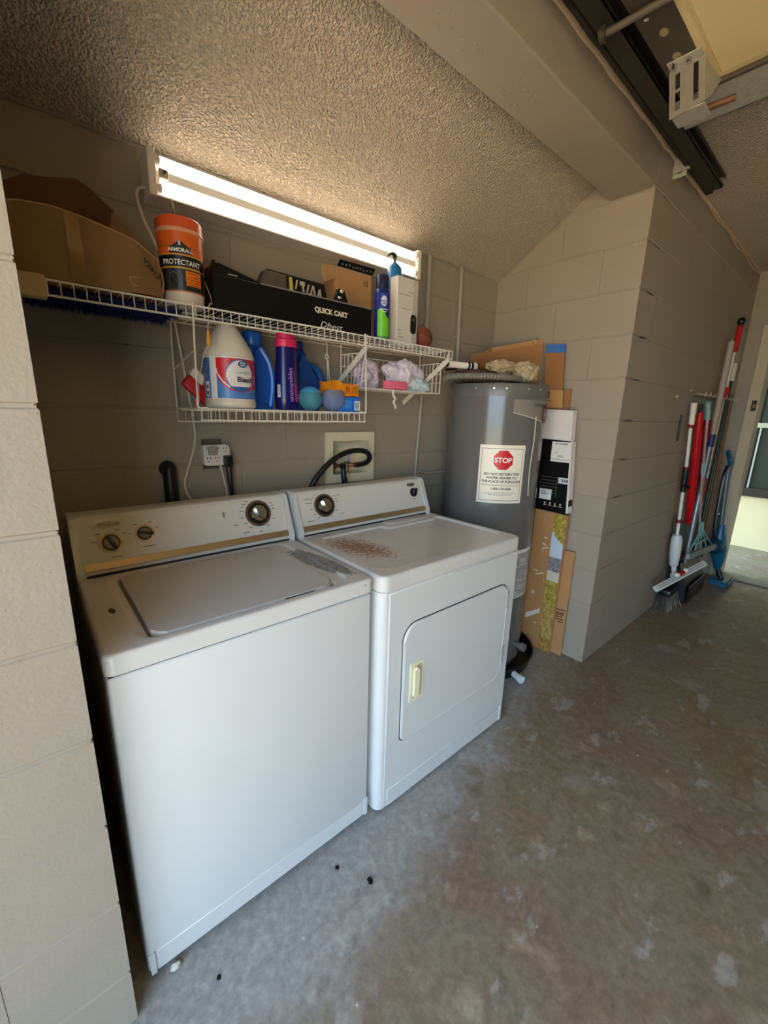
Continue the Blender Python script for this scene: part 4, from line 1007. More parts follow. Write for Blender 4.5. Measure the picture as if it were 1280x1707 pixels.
def blfn(u, v):
    if v > .97 or v < .02: return (236, 230, 228)
    if u < .22:
        if u < .03: return (216, 210, 200)
        if .10 < u < .185 and .05 < v < .42: return (236, 234, 232) if not (.12 < u < .165 and (.10 < v < .18 or .25 < v < .33)) else (40, 40, 44)
        return (70, 106, 172) if (int(v*40) % 3) else (92, 126, 186)
    if u < .325: return (226, 226, 228)
    # main panel
    ex, ey = (u-.66)/.20, (v-.57)/.36
    if ex*ex+ey*ey < 1 and v > .30: return (228, 224, 222)
    if ex*ex+ey*ey < 1.18: return (60, 96, 160)
    if .50 < u < 1. and .22+.10*(u-.5) < v < .36+.06*(u-.5): return (202, 26, 44)
    e2 = math.hypot((u-.66)/.34, (v-.86)/.62)
    if e2 < 1: return (206, 24, 42)
    if e2 < 1.05: return (240, 236, 236)
    if e2 < 1.11: return (206, 24, 42)
    return (78, 128, 196)
raster_cyl(jc, .079, -192, -30, UT+.029, .128, 96, 72, blfn, jg)
bm = bmnew(); a_ = -80
ov = lambda R_, e: [Vector((jc[0]+(.079+e)*math.cos(math.radians(a_)+x/.079), jc[1]+(.079+e)*math.sin(math.radians(a_)+x/.079), UT+.137+z)) for x, z in [(R_*math.cos(t), R_*.62*math.sin(t)) for t in [2*PI*i/24 for i in range(24)]]]
bm.faces.new([bm.verts.new(p) for p in ov(.0165, .0022)]); bo = obj('brand_oval', bm, mat('oval_blue', (38, 92, 148), .4), jg)
for i, t in enumerate(('Great', 'Value')): ctext(t, .0085, jc, .079, a_, UT+.139-i*.0075, WI2, bo, bold=.02, eps=.003)
ctext('Low-Splash', .0125, jc, .079, -78, UT+.108, mat('teal_ink', (70, 130, 140), .5, var=0), jg, sx=.9)
ctext('Bleach', .0225, jc, .079, -74, UT+.083, mat('ink_darkblue', (24, 30, 76), .5, var=0), jg, bold=.03)
ctext('DISINFECTS', .0085, jc, .079, -70, UT+.069, WI2, jg, bold=.02)
# blue detergent bottle with a curved handle
def silhouette(name, pts, y0, y1, m, parent, bev=.012, seg_=3):
    bm = bmnew(); prism(bm, [(x, y0, z) for x, z in pts], (0, y1-y0, 0))
    es = [e for e in bm.edges if abs(e.verts[0].co.y-e.verts[1].co.y) < 1e-6]
    bmesh.ops.bevel(bm, geom=es, offset=bev, segments=seg_, affect='EDGES'); return obj(name, bm, m, parent, True)
DB = mat('detergent_blue', (22, 78, 168), .25); DB2 = mat('cap_blue', (28, 92, 170), .3)
b1 = thing('detergent_bottle', 'blue detergent bottle with rounded blue cap, right behind the bleach jug', 'bottle', (.59, .60, UT))
silhouette('body', [(.568, UT), (.660, UT), (.668, UT+.06), (.664, UT+.12), (.650, UT+.17), (.628, UT+.205), (.610, UT+.222), (.580, UT+.222), (.570, UT+.19), (.566, UT+.12)], .560, .655, DB, b1, .02)
bm = bmnew(); lathe(bm, (.600, .607, 0), [(.034, UT+.218), (.036, UT+.224), (.036, UT+.246), (.032, UT+.262), (.020, UT+.268)], 24); obj('cap', bm, DB2, b1, True)
bm = bmnew(); tube(bm, spline([(.612, .565, UT+.210), (.640, .558, UT+.16), (.650, .556, UT+.09), (.640, .557, UT+.012)], 8), .009, 8); obj('handle_rib', bm, mat('rib_blue', (34, 98, 190), .25), b1, True)
# navy bottle with pink cap
nc = (.706, .555); nb = thing('scent_booster_bottle', 'navy bottle with a pink cap on the hanging shelf', 'bottle', (*nc, UT))
NV = mat('navy_plastic', (24, 20, 96), .22)
bm = bmnew(); lathe(bm, (*nc, 0), [(.043, UT), (.0465, UT+.004), (.0465, UT+.05), (.043, UT+.12), (.0385, UT+.19), (.037, UT+.222)], 32, 1., .8); obj('body', bm, NV, nb, True)
bm = bmnew(); lathe(bm, (*nc, 0), [(.040, UT+.220), (.041, UT+.224), (.040, UT+.245), (.034, UT+.248), (.033, UT+.268), (.030, UT+.271)], 32, 1., .85); obj('cap', bm, mat('pink_cap', (226, 40, 96), .4), nb, True)
rn = lambda z: .0465 if z < UT+.05 else .0465-(z-UT-.05)*.0575
def nfun(u0, deg): 
    def f(x, y):   # vertical lettering
        z = UT+.03+x; a = math.radians(deg)+(-y+u0)/.045; R = rn(z)+.0012
        return Vector((nc[0]+R*math.cos(a), nc[1]+.83*R*math.sin(a), z))
    return f
lettering('unstopables', .025, nfun(0, -84), mat('lilac_ink', (170, 130, 206), .4, var=0), nb, align='LEFT', bold=.01)
lettering('IN-WASH SCENT BOOSTER', .009, nfun(.010, -80), mat('pink_ink', (206, 60, 140), .4, var=0), nb, align='LEFT', bold=.02)
lettering('FRESH', .020, nfun(.018, -78), mat('pink_ink', (206, 60, 140), .4, var=0), nb, align='LEFT', bold=.02)
print_patch('barcode_label', lambda u, v: Vector((nc[0]+(.0475)*math.cos(math.radians(-160)+u/.046), nc[1]+.81*.0475*math.sin(math.radians(-160)+u/.046), UT+.045+v)), .013, .045, 8, 20, lambda u, v: (30, 30, 40) if (int(v*20) % 2 and .2 < u < .75 and v > .1) else (214, 212, 214), nb)
# second blue jug with side handle
b2 = thing('detergent_jug', 'dark blue detergent jug with a side handle behind the two clear dosing balls', 'jug', (.83, .64, UT))
DB3 = mat('jug_blue', (20, 62, 130), .3)
silhouette('body', [(.755, UT), (.885, UT), (.890, UT+.05), (.862, UT+.10), (.845, UT+.15), (.830, UT+.185), (.820, UT+.225), (.785, UT+.235), (.765, UT+.18)], .60, .685, DB3, b2, .02)
bm = bmnew(); tube(bm, spline([(.828, .64, UT+.175), (.868, .64, UT+.172), (.900, .64, UT+.145), (.914, .64, UT+.09), (.910, .64, UT+.04), (.885, .64, UT+.02)], 6), .015, 12); obj('handle', bm, mat('handle_blue', (26, 84, 150), .3), b2, True)
bm = bmnew(); lathe(bm, (.803, .643, 0), [(.022, UT+.233), (.023, UT+.250), (.020, UT+.262)], 20); obj('cap', bm, DB3, b2, True)
# dosing balls
def ball(cx, cy, r, m, lidm, label, lidh):
    t = thing('dosing_ball', label, 'dosing ball', (cx, cy, UT))
    bm = bmnew(); lathe(bm, (cx, cy, 0), [(r*math.sin(a), UT+r-r*math.cos(a)) for a in [PI*i/18 for i in range(1, 14)]], 28, cap=True); obj('cup', bm, m, t, True)
    bm = bmnew(); lathe(bm, (cx, cy, 0), [(r*math.sin(a)+.001, UT+r-r*math.cos(a)) for a in [PI*i/18 for i in range(int(lidh), 18)]], 28, cap=True); obj('lid', bm, lidm, t, True)
def clear(name, col, tr=.6, a=.5):
    m = mat(name, col, .12, var=.02); p = m.node_tree.nodes['Principled BSDF']; p.inputs['Transmission Weight'].default_value = tr; p.inputs['IOR'].default_value = 1.2; return m
ball(.772, .500, .044, clear('clear_teal', (110, 186, 200)), mat('aqua_lid', (70, 160, 206), .35), 'teal clear dosing ball with a light blue lid, in front of the blue jug', 12)
ball(.868, .490, .048, clear('clear_blue', (160, 176, 206)), clear('clear_blue2', (166, 184, 212)), 'pale blue clear dosing ball beside the orange pouch', 15)
# blue carton and orange pouch
bx = thing('blue_carton', 'small flat blue carton with a barcode under the orange pouch', 'box', (.93, .50, UT))
bm = bmnew(); box(bm, (.880, .462, UT), (.978, .56, UT+.056), .002, 1); obj('carton', bm, mat('carton_blue', (24, 108, 206), .4), bx)
def bc(u, v): return (40, 40, 60) if (.12 < u < .88 and .15 < v < .85 and int(u*22) % 2) else (226, 228, 232)
print_patch('barcode', planefn((.948, .4612, UT+.006), (1, 0, 0), (0, 0, 1)), .028, .036, 22, 6, bc, bx)
bm = bmnew()
for x in (.895, .906, .917, .928): box(bm, (x, .461, UT+.012), (x+.004, .4625, UT+.044))
obj('print_bars', bm, mat('pale_blue_ink', (96, 160, 226), .5), bx)
bm = bmnew(); rr = random.Random(4)
box(bm, (.842, .462, UT+.058), (.968, .55, UT+.106), 0)
bmesh.ops.subdivide_edges(bm, edges=list(bm.edges), cuts=7, use_grid_fill=True)
for v in bm.verts:
    k = .005*noise.noise(v.co*45)+.003*math.sin(v.co.x*260); v.co += Vector((noise.noise(v.co*30)*.004, k, noise.noise(v.co*28+Vector((5, 5, 5)))*.006))
    if v.co.x < .875: v.co.z += .006; 
pz = min(v.co.z for v in bm.verts)
for v in bm.verts: v.co.z = max(v.co.z, UT+.0565)
og = tag(obj('orange_pouch', bm, mat('orange_foil', (232, 140, 26), .35), smooth=True), 'crumpled orange pouch lying on the blue carton', 'pouch')
bm = bmnew()
for (x, s_) in ((.90, .004), (.916, -.005), (.93, .006), (.945, 0)): prism(bm, [(x, .4555, UT+.068), (x+.005, .4555, UT+.068), (x+.005+s_, .4555, UT+.094), (x+s_, .4555, UT+.094)], (0, -.0008, 0))
obj('print_marks', bm, mat('dark_orange_ink', (160, 84, 20), .5), og)
# red tape roll / scrub brush left of the jug
rb_ = thing('scrub_brush', 'red and white scrub brush left of the bleach jug', 'brush', (.375, .58, UT))
bm = bmnew(); ret = box(bm, (-.05, -.012, -.022), (.06, .012, .022), .010, 3, M=Matrix.Translation((.392, .575, UT+.055)) @ Matrix.Rotation(.75, 4, 'Y')); obj('handle', bm, mat('brush_red', (178, 22, 34), .35), rb_, True)
bm = bmnew(); box(bm, (-.052, -.013, .020), (.000, .013, .050), .004, 1, M=Matrix.Translation((.392, .575, UT+.055)) @ Matrix.Rotation(.75, 4, 'Y')); obj('bristles', bm, mat('bristle_white', (222, 214, 202), .8, bump=.8, bscale=250), rb_)
bm = bmnew(); cyl(bm, (.385, .575, UT), (.385, .575, UT+.03), .006, n=8); obj('foot', bm, mat('brush_red', (178, 22, 34), .35), rb_)
# wire hook with ring
bm = bmnew(); R0 = Vector((.950, .66, 1.600)); tube(bm, [R0+Vector((.009*math.cos(t), 0, .009*math.sin(t))) for t in [2*PI*i/16-1.2 for i in range(15)]]+[Vector((.956, .66, 1.585)), Vector((.965, .66, 1.49)), Vector((.972, .66, UT+.001))], .0022, 6)
tag(obj('ring_top_rod', bm, WIREM, smooth=True), 'thin white wire rod ending in a ring, standing behind the orange pouch', 'wire hook')
# cloths, sponge, string in the basket
def cloth(name, c, r, seed, sq, m, label, zmin, amp=.4):
    bm = bmnew(); ret = bmesh.ops.create_icosphere(bm, subdivisions=5, radius=1.0); sd = Vector((seed, seed*2.3, seed*.7))
    for v in ret['verts']:
        d = v.co.normalized(); q = d*1.3+sd
        rid = abs(noise.noise(Vector((q.x*2.2, q.y*2.2, q.z*1.2))))*1.1
        k = .86+amp*noise.noise(q)+.55*amp*(rid)-.3*amp*abs(noise.noise(q*5))
        v.co = Vector(c)+Vector((d.x*sq[0], d.y*sq[1], d.z*sq[2]))*r*k
        if v.co.z < zmin: v.co.z = zmin+(v.co.z-zmin)*.02
    return tag(obj(name, bm, m, smooth=True), label, 'cloth', None)
bz = BZ0+.004
cloth('bundled_cloth', (1.085, .575, bz+.055), .070, 3.0, (1.05, .75, .95), mat('lavender_cloth', (196, 180, 200), .9, var=.10, vscale=30), 'pale lavender bundled cloth at the left end of the wire basket', bz)
cloth('bundled_cloth', (1.300, .575, bz+.062), .080, 8.2, (1.35, .75, .95), mat('lilac_cloth', (214, 206, 218), .9, var=.10, vscale=24), 'large heap of pale lilac cloth in the middle of the wire basket', bz)
cloth('folded_cloth', (1.375, .545, bz+.026), .052, 5.5, (1.35, .75, .62), mat('pale_blue_cloth', (196, 214, 220), .9, var=.10, vscale=26), 'pale blue cloth tumbling down the right end of the lilac heap', bz, .5)
bm = bmnew(); box(bm, (1.150, .504, bz), (1.275, .532, bz+.036), .006, 2); pk = tag(obj('pink_sponge', bm, mat('pink_foam', (240, 110, 140), .7, bump=.3, bscale=200), smooth=True), 'pink sponge block at the front of the wire basket', 'sponge')
bm = bmnew(); tube(bm, spline([(1.185, .497, BZ0+.002), (1.182, .495, BZ0-.02), (1.196, .495, BZ0-.035), (1.186, .495, BZ0-.05), (1.197, .495, BZ0-.065), (1.198, .495, BZ0-.078)], 5), .0045, 6, rs=[.003+.003*abs(math.sin(i*1.3)) for i in range(26)])
tag(obj('knotted_string', bm, mat('string_white', (222, 214, 206), .8), smooth=True), 'knotted white string hanging from the front of the wire basket', 'string')

# ================================================================ on the back wall
# recessed supply box
sb = thing('supply_box', 'cream recessed washing machine supply box in the back wall', 'outlet box', (1.13, .743, 1.045))
BXM = mat('box_cream', (222, 212, 184), .45)
bm = bmnew()
X0, X1, Z0, Z1 = .990, 1.272, 1.045, 1.284; a0, a1, c0, c1 = 1.026, 1.238, 1.086, 1.244
for q in (((X0, .728, Z0), (a0, .7445, Z1)), ((a1, .728, Z0), (X1, .7445, Z1)), ((a0, .728, Z0), (a1, .7445, c0)), ((a0, .728, c1), (a1, .7445, Z1))): box(bm, *q)
obj('frame', bm, BXM, sb)
bm = bmnew(); e_ = .0035
box(bm, (a0-e_, .744, c0-e_), (a0, .815, c1+e_)); box(bm, (a1, .744, c0-e_), (a1+e_, .815, c1+e_)); box(bm, (a0, .744, c0-e_), (a1, .815, c0)); box(bm, (a0, .744, c1), (a1, .815, c1+e_)); box(bm, (a0-e_, .813, c0-e_), (a1+e_, .817, c1+e_))
obj('recess', bm, BXM, sb)
for (x, m_, hz) in ((1.145, BRASS, 1), (1.062, mat('copper_red', (120, 60, 40), .4, .6), 0)):
    bm = bmnew(); cyl(bm, (x, .785, c0+.002), (x, .785, c0+.045), .010, n=12); cyl(bm, (x, .785, c0+.014), (x, .785, c0+.024), .015, n=6); cyl(bm, (x, .785, c0+.034), (x+.03, .76, c0+.036), .008, n=10); cyl(bm, (x+.03, .76, c0+.036), (x+.036, .745, c0+.036), .013, n=14)
    v_ = obj('valve', bm, m_, sb, True)
    bm = bmnew(); box(bm, (x-.014, .77, c0+.045), (x+.014, .790, c0+.051), .002, 1); obj('valve_lever', bm, m_, v_)
bm = bmnew(); prism(bm, [(x, .772, z) for x, z in rrect(1.135, 1.157, c0+.055, c0+.10, .002, 2)], (0, -.001, 0)); tg = obj('valve_tag', bm, mat('tag_white', (206, 206, 216), .5), sb)
bm = bmnew()
for i in range(4): box(bm, (1.138, .7703, c0+.088-.010*i), (1.153, .7708, c0+.092-.010*i))
obj('tag_print', bm, mat('blue_print', (90, 100, 170), .5), tg)
RUB = mat('black_rubber', (17, 17, 18), .4)
bm = bmnew(); P = [(1.180, .752, 1.122), (1.186, .72, 1.128), (1.196, .69, 1.140), (1.198, .67, 1.165), (1.172, .66, 1.192), (1.12, .66, 1.203), (1.05, .66, 1.195), (.985, .66, 1.168), (.925, .665, 1.120), (.88, .67, 1.065), (.865, .69, .99), (.86, .70, .90)]
tube(bm, spline(P, 8), .0125, 12); tag(obj('supply_hose', bm, RUB, smooth=True), 'black rubber hose arching from the right valve of the supply box down behind the dryer', 'hose')
bm = bmnew(); P = [(1.098, .752, 1.122), (1.078, .70, 1.136), (1.055, .68, 1.128), (1.052, .675, 1.10), (1.060, .675, 1.05), (1.062, .69, .98), (1.06, .70, .90)]
P = [(1.092, .752, 1.122), (1.072, .71, 1.130), (1.055, .685, 1.122), (1.052, .68, 1.09), (1.058, .68, 1.04), (1.06, .70, .95), (1.06, .70, .90)]
tube(bm, spline(P, 8), .0125, 12); tag(obj('supply_hose', bm, RUB, smooth=True), 'short black rubber hose dropping from the left valve of the supply box', 'hose')
# vent slot with black duct
vt = thing('drain_hose', 'thick black hose coming out of a round hole left of the outlet adapter', 'hose', (.32, .73, 1.0))
bm = bmnew(); tube(bm, [(.3185+.032*math.cos(t), .7425, 1.160+.032*math.sin(t)) for t in [2*PI*i/28 for i in range(28)]], .005, 6, closed=True); obj('hole_rim', bm, WALL, vt, True)
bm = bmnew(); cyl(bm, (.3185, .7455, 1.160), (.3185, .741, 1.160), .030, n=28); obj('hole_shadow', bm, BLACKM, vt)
bm = bmnew(); tube(bm, spline([(.3185, .742, 1.166), (.3185, .727, 1.165), (.3185, .716, 1.150), (.3185, .715, 1.10), (.319, .715, 1.04), (.319, .715, .93)], 6), .0235, 16); obj('hose', bm, RUB, vt, True)
# outlet with six-way adapter
oa = thing('outlet_adapter', 'white six-way outlet adapter plugged in above the washing machine', 'outlet', (.487, .735, 1.165))
bm = bmnew(); box(bm, (.442, .735, 1.150), (.516, .7425, 1.262), .002, 1); obj('wall_plate', bm, mat('brown_plate', (88, 76, 66), .5), oa)
bm = bmnew(); prism(bm, [(x, .735, z) for x, z in rrect(.437, .534, 1.166, 1.243, .012)], (0, -.030, 0)); bmesh.ops.bevel(bm, geom=[e for e in bm.edges if all(v.co.y < .706 for v in e.verts)], offset=.003, segments=2, affect='EDGES'); ad = obj('adapter', bm, mat('adapter_white', (226, 222, 214), .35), oa, True)
bm = bmnew()
for i in range(3):
    for j in range(2):
        cx_, cz_ = .455+i*.031, 1.186+j*.037
        for dx in (-.006, .006): box(bm, (cx_+dx-.0012, .7042, cz_+.004), (cx_+dx+.0012, .7052, cz_+.012))
        cyl(bm, (cx_, .7042, cz_-.004), (cx_, .7052, cz_-.004), .0024, n=8)
obj('sockets', bm, BLACK, ad)
bm = bmnew(); box(bm, (.452, .690, 1.206), (.484, .7045, 1.238), .005, 2); obj('grey_plug', bm, mat('clear_grey', (150, 144, 138), .3), oa, True)
bp1 = thing('black_plug', 'black power plug and cord in the lower right socket of the white adapter', 'plug', (.522, .69, 1.12))
bm = bmnew(); box(bm, (.506, .676, 1.160), (.535, .7045, 1.203), .004, 2); obj('plug_body', bm, BLACK, bp1, True)
bm = bmnew(); tube(bm, spline([(.521, .690, 1.165), (.524, .692, 1.12), (.528, .695, 1.08), (.532, .70, 1.03), (.53, .70, .95)], 6), .0075, 8, rs=[.012-.0003*i for i in range(25)]); obj('plug_cord', bm, RUB, bp1, True)
# conduits
def pipe(pts, r, label, m=PVC, name='conduit', clips=()):
    bm = bmnew(); tube(bm, pts, r, 12); t = tag(obj(name, bm, m, smooth=True), label, 'pipe')
    for c in clips:
        bm = bmnew(); box(bm, (c[0]-r-.012, .729, c[1]-.006), (c[0]+r+.004, .7425, c[1]+.006), .002, 1); obj('clip', bm, m, t)
    return t
pipe([(1.612, .729, 2.155), (1.612, .729, 1.80)], .0115, 'painted conduit dropping from the ceiling right of the light, nearer the shelf', clips=[(1.612, 1.83)])
pipe([(1.602, .732, 1.80), (1.604, .732, 1.50), (1.590, .732, 1.30), (1.576, .732, 1.04), (1.574, .732, .90)], .0095, 'painted pipe running down the back wall right of the supply box')
pipe([(1.60, .7375, 1.66), (1.612, .7375, 1.30), (1.610, .7375, 1.06)], .003, 'thin painted cable beside the pipe at the basket end', name='wall_cable')
pipe([(1.612, .733, 1.062), (1.66, .733, 1.050), (2.0, .733, 1.046)], .0085, 'painted horizontal pipe running behind the water heater')
pipe([(1.862, .729, 2.155), (1.872, .729, 1.70), (1.872, .729, 1.545)], .0115, 'painted conduit dropping from the ceiling above the water heater', clips=[(1.868, 1.80)])

# ================================================================ on top of the water heater
hp = thing('flex_duct', 'grey ribbed flexible hose coiled on top of the water heater', 'hose', (1.79, .45, 1.542))
bm = bmnew(); c = Vector((1.755, .455, 1.556)); ring = [c+Vector((.215*math.cos(t), .170*math.sin(t), 0)) for t in [2*PI*i/240 for i in range(240)]]
tube(bm, ring, .0115, 10, closed=True, rs=[.0135+.0022*math.sin(i*PI/1.5) for i in range(240)]); obj('coil', bm, mat('rib_grey', (122, 118, 110), .6), hp, True)
bm = bmnew(); ring = [c+Vector((-.004+.185*math.cos(t), .143*math.sin(t), .006)) for t in [2*PI*i/220 for i in range(220)]]
tube(bm, ring, .0115, 8, closed=True, rs=[.0125+.002*math.sin(i*PI/1.5) for i in range(220)]); obj('coil', bm, mat('rib_grey', (122, 118, 110), .6), hp, True)
bm = bmnew(); box(bm, (1.60, .36, 1.570), (1.84, .52, 1.590), .006, 2, M=None); tag(obj('brown_pad', bm, mat('dark_brown', (70, 48, 38), .7), smooth=True), 'dark brown flat pad lying in the coiled hose on the water heater', 'pad')
wr_ = thing('filter_wand', 'white roller tool with black end rings lying on the water heater', 'tool', (1.64, .49, 1.6))
a = Vector((1.556, .515, 1.617)); b_ = Vector((1.700, .45, 1.612)); d = (b_-a).normalized()
bm = bmnew(); cyl(bm, a, b_, .016, n=20); obj('roller', bm, mat('roller_white', (236, 230, 220), .4), wr_, True)
for (s_, r, m_) in ((-.014, .012, BLACK), (-.034, .010, mat('end_white', (220, 214, 204), .4)), (-.05, .006, BLACK), (.100, .018, BLACK), (.118, .019, BLACK), (.135, .0195, mat('end_white', (220, 214, 204), .4)), (.150, .021, mat('rust_brown', (96, 44, 34), .5))):
    bm = bmnew(); cyl(bm, a+d*s_, a+d*(s_+.010), r, n=18); obj('ring', bm, m_, wr_, True)
bm = bmnew(); cyl(bm, (1.715, .425, 1.588), (1.713, .41, 1.570), .007, n=10); cyl(bm, a+d*.15, a+d*.215, .017, n=14); obj('threaded_joint', bm, BRASS, wr_, True)
bm = bmnew(); cyl(bm, (1.545, .52, 1.590), (1.60, .50, 1.598), .006, n=8); obj('support_stub', bm, BLACK, wr_)
PLW = mat('clear_plastic_wrap', (192, 172, 140), .15, var=.2, vscale=30, bump=.9, bscale=45)
def wrap(c, r, seed, sq, label, zmin):
    bm = bmnew(); ret = bmesh.ops.create_icosphere(bm, subdivisions=4, radius=1.0); sd = Vector((seed, seed, seed))
    for v in ret['verts']:
        dd = v.co.normalized(); k = .9+.30*abs(noise.noise(dd*2+sd))-.28*abs(noise.noise(dd*4+sd)); v.co = Vector(c)+Vector((dd.x*sq[0], dd.y*sq[1], dd.z*sq[2]))*r*k; v.co.z = max(v.co.z, zmin)
    return tag(obj('plastic_wrap', bm, PLW, smooth=True), label, 'plastic wrap')
wrap((1.805, .385, 1.612), .080, 2.2, (1.3, .75, .55), 'crumpled clear plastic wrap next to the white roller tool', 1.573)
wrap((1.93, .325, 1.592), .074, 6.7, (1.15, .85, .85), 'crumpled clear plastic wrap at the right edge of the water heater top', 1.5415)

# ================================================================ cardboard leaning in the alcove corner
bc_ = thing('flat_carton', 'big flat brown carton standing behind the water heater', 'box', (2.06, .56, .068))
p1 = Vector((1.975, .715, 0)); p2 = Vector((2.192, .390, 0)); dn = (p2-p1).normalized(); nv = Vector((-dn.y, dn.x, 0)); 
if nv.x < 0: nv = -nv
bm = bmnew(); prism(bm, [p1+Vector((0, 0, .068)), p2+Vector((0, 0, .068)), p2+Vector((0, 0, 1.772)), p1+Vector((0, 0, 1.722))], nv*.022); obj('carton', bm, CARD2, bc_)
bm = bmnew(); prism(bm, [p1+nv*.026+Vector((0, 0, .068)), p2+nv*.026+Vector((0, 0, .068)), p2+nv*.026+Vector((0, 0, 1.802)), p1+dn*.12+nv*.026+Vector((0, 0, 1.762)), p1+nv*.026+Vector((0, 0, 1.70))], nv*.004); obj('outer_sheet', bm, CARD, bc_)
bm = bmnew(); blob(bm, p2-dn*.045+nv*.012+Vector((0, 0, 1.788)), .016, 3, .5, 2, (1, 1, 1)); obj('crumpled_tape', bm, mat('tan_tape', (190, 150, 100), .4), bc_, True)
bm = bmnew(); blob(bm, p1+dn*.10+nv*.012+Vector((0, 0, 1.745)), .010, 5, .6, 2, (1.4, 1, .8)); obj('torn_edge', bm, CARD, bc_, True)
tc = thing('tall_carton', 'tall narrow brown carton with blue tape on its top end', 'box', (2.2, .30, .9))
bm = bmnew(); prism(bm, [(2.185, .372, 1.766), (2.185, .262, 1.756), (2.185, .225, 1.2), (2.185, .225, 0.0), (2.185, .335, 0.0), (2.185, .335, 1.35)], (.012, 0, 0)); obj('carton', bm, CARD2, tc)
bm = bmnew(); prism(bm, [(2.1842, .366, 1.766), (2.1842, .2615, 1.757), (2.1842, .257, 1.716), (2.1842, .361, 1.722)], (.0136, 0, 0)); obj('blue_tape', bm, mat('painters_blue', (52, 112, 186), .55), tc)
bm = bmnew(); prism(bm, [(2.1843, .345, 1.528), (2.1843, .240, 1.522), (2.1843, .232, 1.43), (2.1843, .336, 1.43)], (.0006, 0, 0)); obj('light_panel', bm, mat('card_pale', (190, 146, 92), .8), tc)
bm = bmnew()
for y in (.338, .322): 
    prism(bm, [(2.1838, y, 1.508), (2.1838, y-.007, 1.508), (2.1838, y-.007, 1.482), (2.1838, y, 1.482)], (.0005, 0, 0)); prism(bm, [(2.1838, y+.003, 1.508), (2.1838, y-.010, 1.508), (2.1838, y-.0035, 1.52)], (.0005, 0, 0))
prism(bm, [(2.1838, .345, 1.472), (2.1838, .305, 1.470), (2.1838, .305, 1.467), (2.1838, .345, 1.469)], (.0005, 0, 0))
obj('printed_arrows', bm, INKB, tc)
bm = bmnew(); box(bm, (2.199, .206, .0), (2.216, .240, 1.53), .002, 1); tag(obj('card_strip', bm, CARD2), 'narrow strip of brown card at the right edge of the tall taped carton', 'cardboard')
# long carton with leaf print
lc = thing('leaf_print_carton', 'long thin carton with a yellow leaf print strip, standing under the black and white box', 'box', (2.165, .21, 0))
bm = bmnew(); prism(bm, [(2.155, .308, 0.004), (2.155, .118, 0.004), (2.155, .110, .852), (2.155, .305, .860)], (.024, 0, 0)); obj('carton', bm, CARD, lc)
LEAFS = random.Random(12)
def leaf(u, v):    # u 0 left .. 1 right; v up
    n_ = noise.noise(Vector((u*5, v*34, 1))); m_ = noise.noise(Vector((u*11, v*80, 7)))
    if .70 < v < .86+.05*n_ and u > .0 : 
        if .70 < v < .885-.10*u+.03*m_: return (196, 210, 226)
    if .60 < v < .70: return (150, 146, 150) if m_ > -.1 else (96, 92, 96)
    if .53 < v < .60: return (206, 202, 186)
    if v < .10: c = ((160, 116, 58), (184, 142, 76))
    elif v < .34: c = ((166, 134, 72), (194, 166, 96))
    else: c = ((158, 134, 56), (188, 168, 84))
    if m_ > .3: return (132, 112, 66)
    return c[1] if n_+.5*m_ > 0 else c[0]
print_patch('leaf_print', lambda u, v: Vector((2.1545, .190-.072*u/.072+.0, .02+v)) if False else Vector((2.1543, .190+(.118-.190)*u/.072-.004*v, .006+v)), .072, .845, 18, 170, leaf, lc, .4)
bm = bmnew(); rr = random.Random(3)
for (y, z, L, a) in ((.225, .66, .03, .4), (.215, .64, .04, -.3), (.232, .62, .02, 1.2), (.236, .475, .05, -.5), (.205, .46, .05, 1.4), (.26, .49, .03, .1), (.262, .35, .03, .8), (.26, .35, .03, -.8), (.24, .80, .035, 1.5), (.22, .70, .02, .2), (.225, .16, .012, 0)):
    dy, dz = math.cos(a)*L/2, math.sin(a)*L/2; t = .003
    prism(bm, [(2.1545, y-dy, z-dz-t), (2.1545, y+dy, z+dz-t), (2.1545, y+dy, z+dz+t), (2.1545, y-dy, z-dz+t)], (-.0006, 0, 0))
prism(bm, [(2.1545, .292, .165), (2.1545, .292, .200), (2.1545, .205, .262), (2.1545, .205, .235)], (-.0008, 0, 0))
obj('torn_paper_bits', bm, mat('torn_paper', (222, 214, 204), .7), lc)
# brown sheet
bs = thing('card_sheet', 'flat brown cardboard sheet leaning at the free end of the alcove wall', 'cardboard', (2.2, .12, 0))
bm = bmnew(); prism(bm, [(2.190, .060, .648), (2.190, .160, .640), (2.183, .215, .003), (2.183, .058, .003)], (.008, 0, 0)); obj('sheet', bm, CARD, bs)
bm = bmnew()
for i, (z, a, b_) in enumerate(((.292, .066, .128), (.272, .070, .132), (.262, .074, .128), (.247, .080, .136), (.232, .070, .130), (.218, .072, .104))):
    prism(bm, [(2.1858, a, z), (2.1858, b_, z-.006), (2.1858, b_, z-.011), (2.1858, a, z-.005)], (-.0022, 0, 0))
obj('printed_lines', bm, INKB, bs)
# white and black box
wbk = thing('label_box', 'upright box with white lid and black body with shipping labels against the alcove wall', 'box', (2.155, .22, .862))
bm = bmnew(); prism(bm, [(2.138, .316, 1.262), (2.138, .142, 1.256), (2.138, .150, 1.416), (2.138, .322, 1.422)], (.05, 0, 0)); bmesh.ops.bevel(bm, geom=list(bm.edges), offset=.003, segments=1, affect='EDGES'); obj('white_lid', bm, mat('white_lid_card', (226, 218, 216), .5), wbk)
bm = bmnew(); prism(bm, [(2.142, .304, .885), (2.142, .135, .885), (2.142, .110, .905), (2.142, .140, 1.255), (2.142, .308, 1.260)], (.045, 0, 0)); obj('black_body', bm, BLACKM, wbk)
bm = bmnew(); prism(bm, [(2.141, .119, .866), (2.141, .108, .868), (2.141, .135, 1.256), (2.141, .142, 1.256)], (.047, 0, 0)); obj('white_side', bm, mat('white_lid_card', (226, 218, 216), .5), wbk)
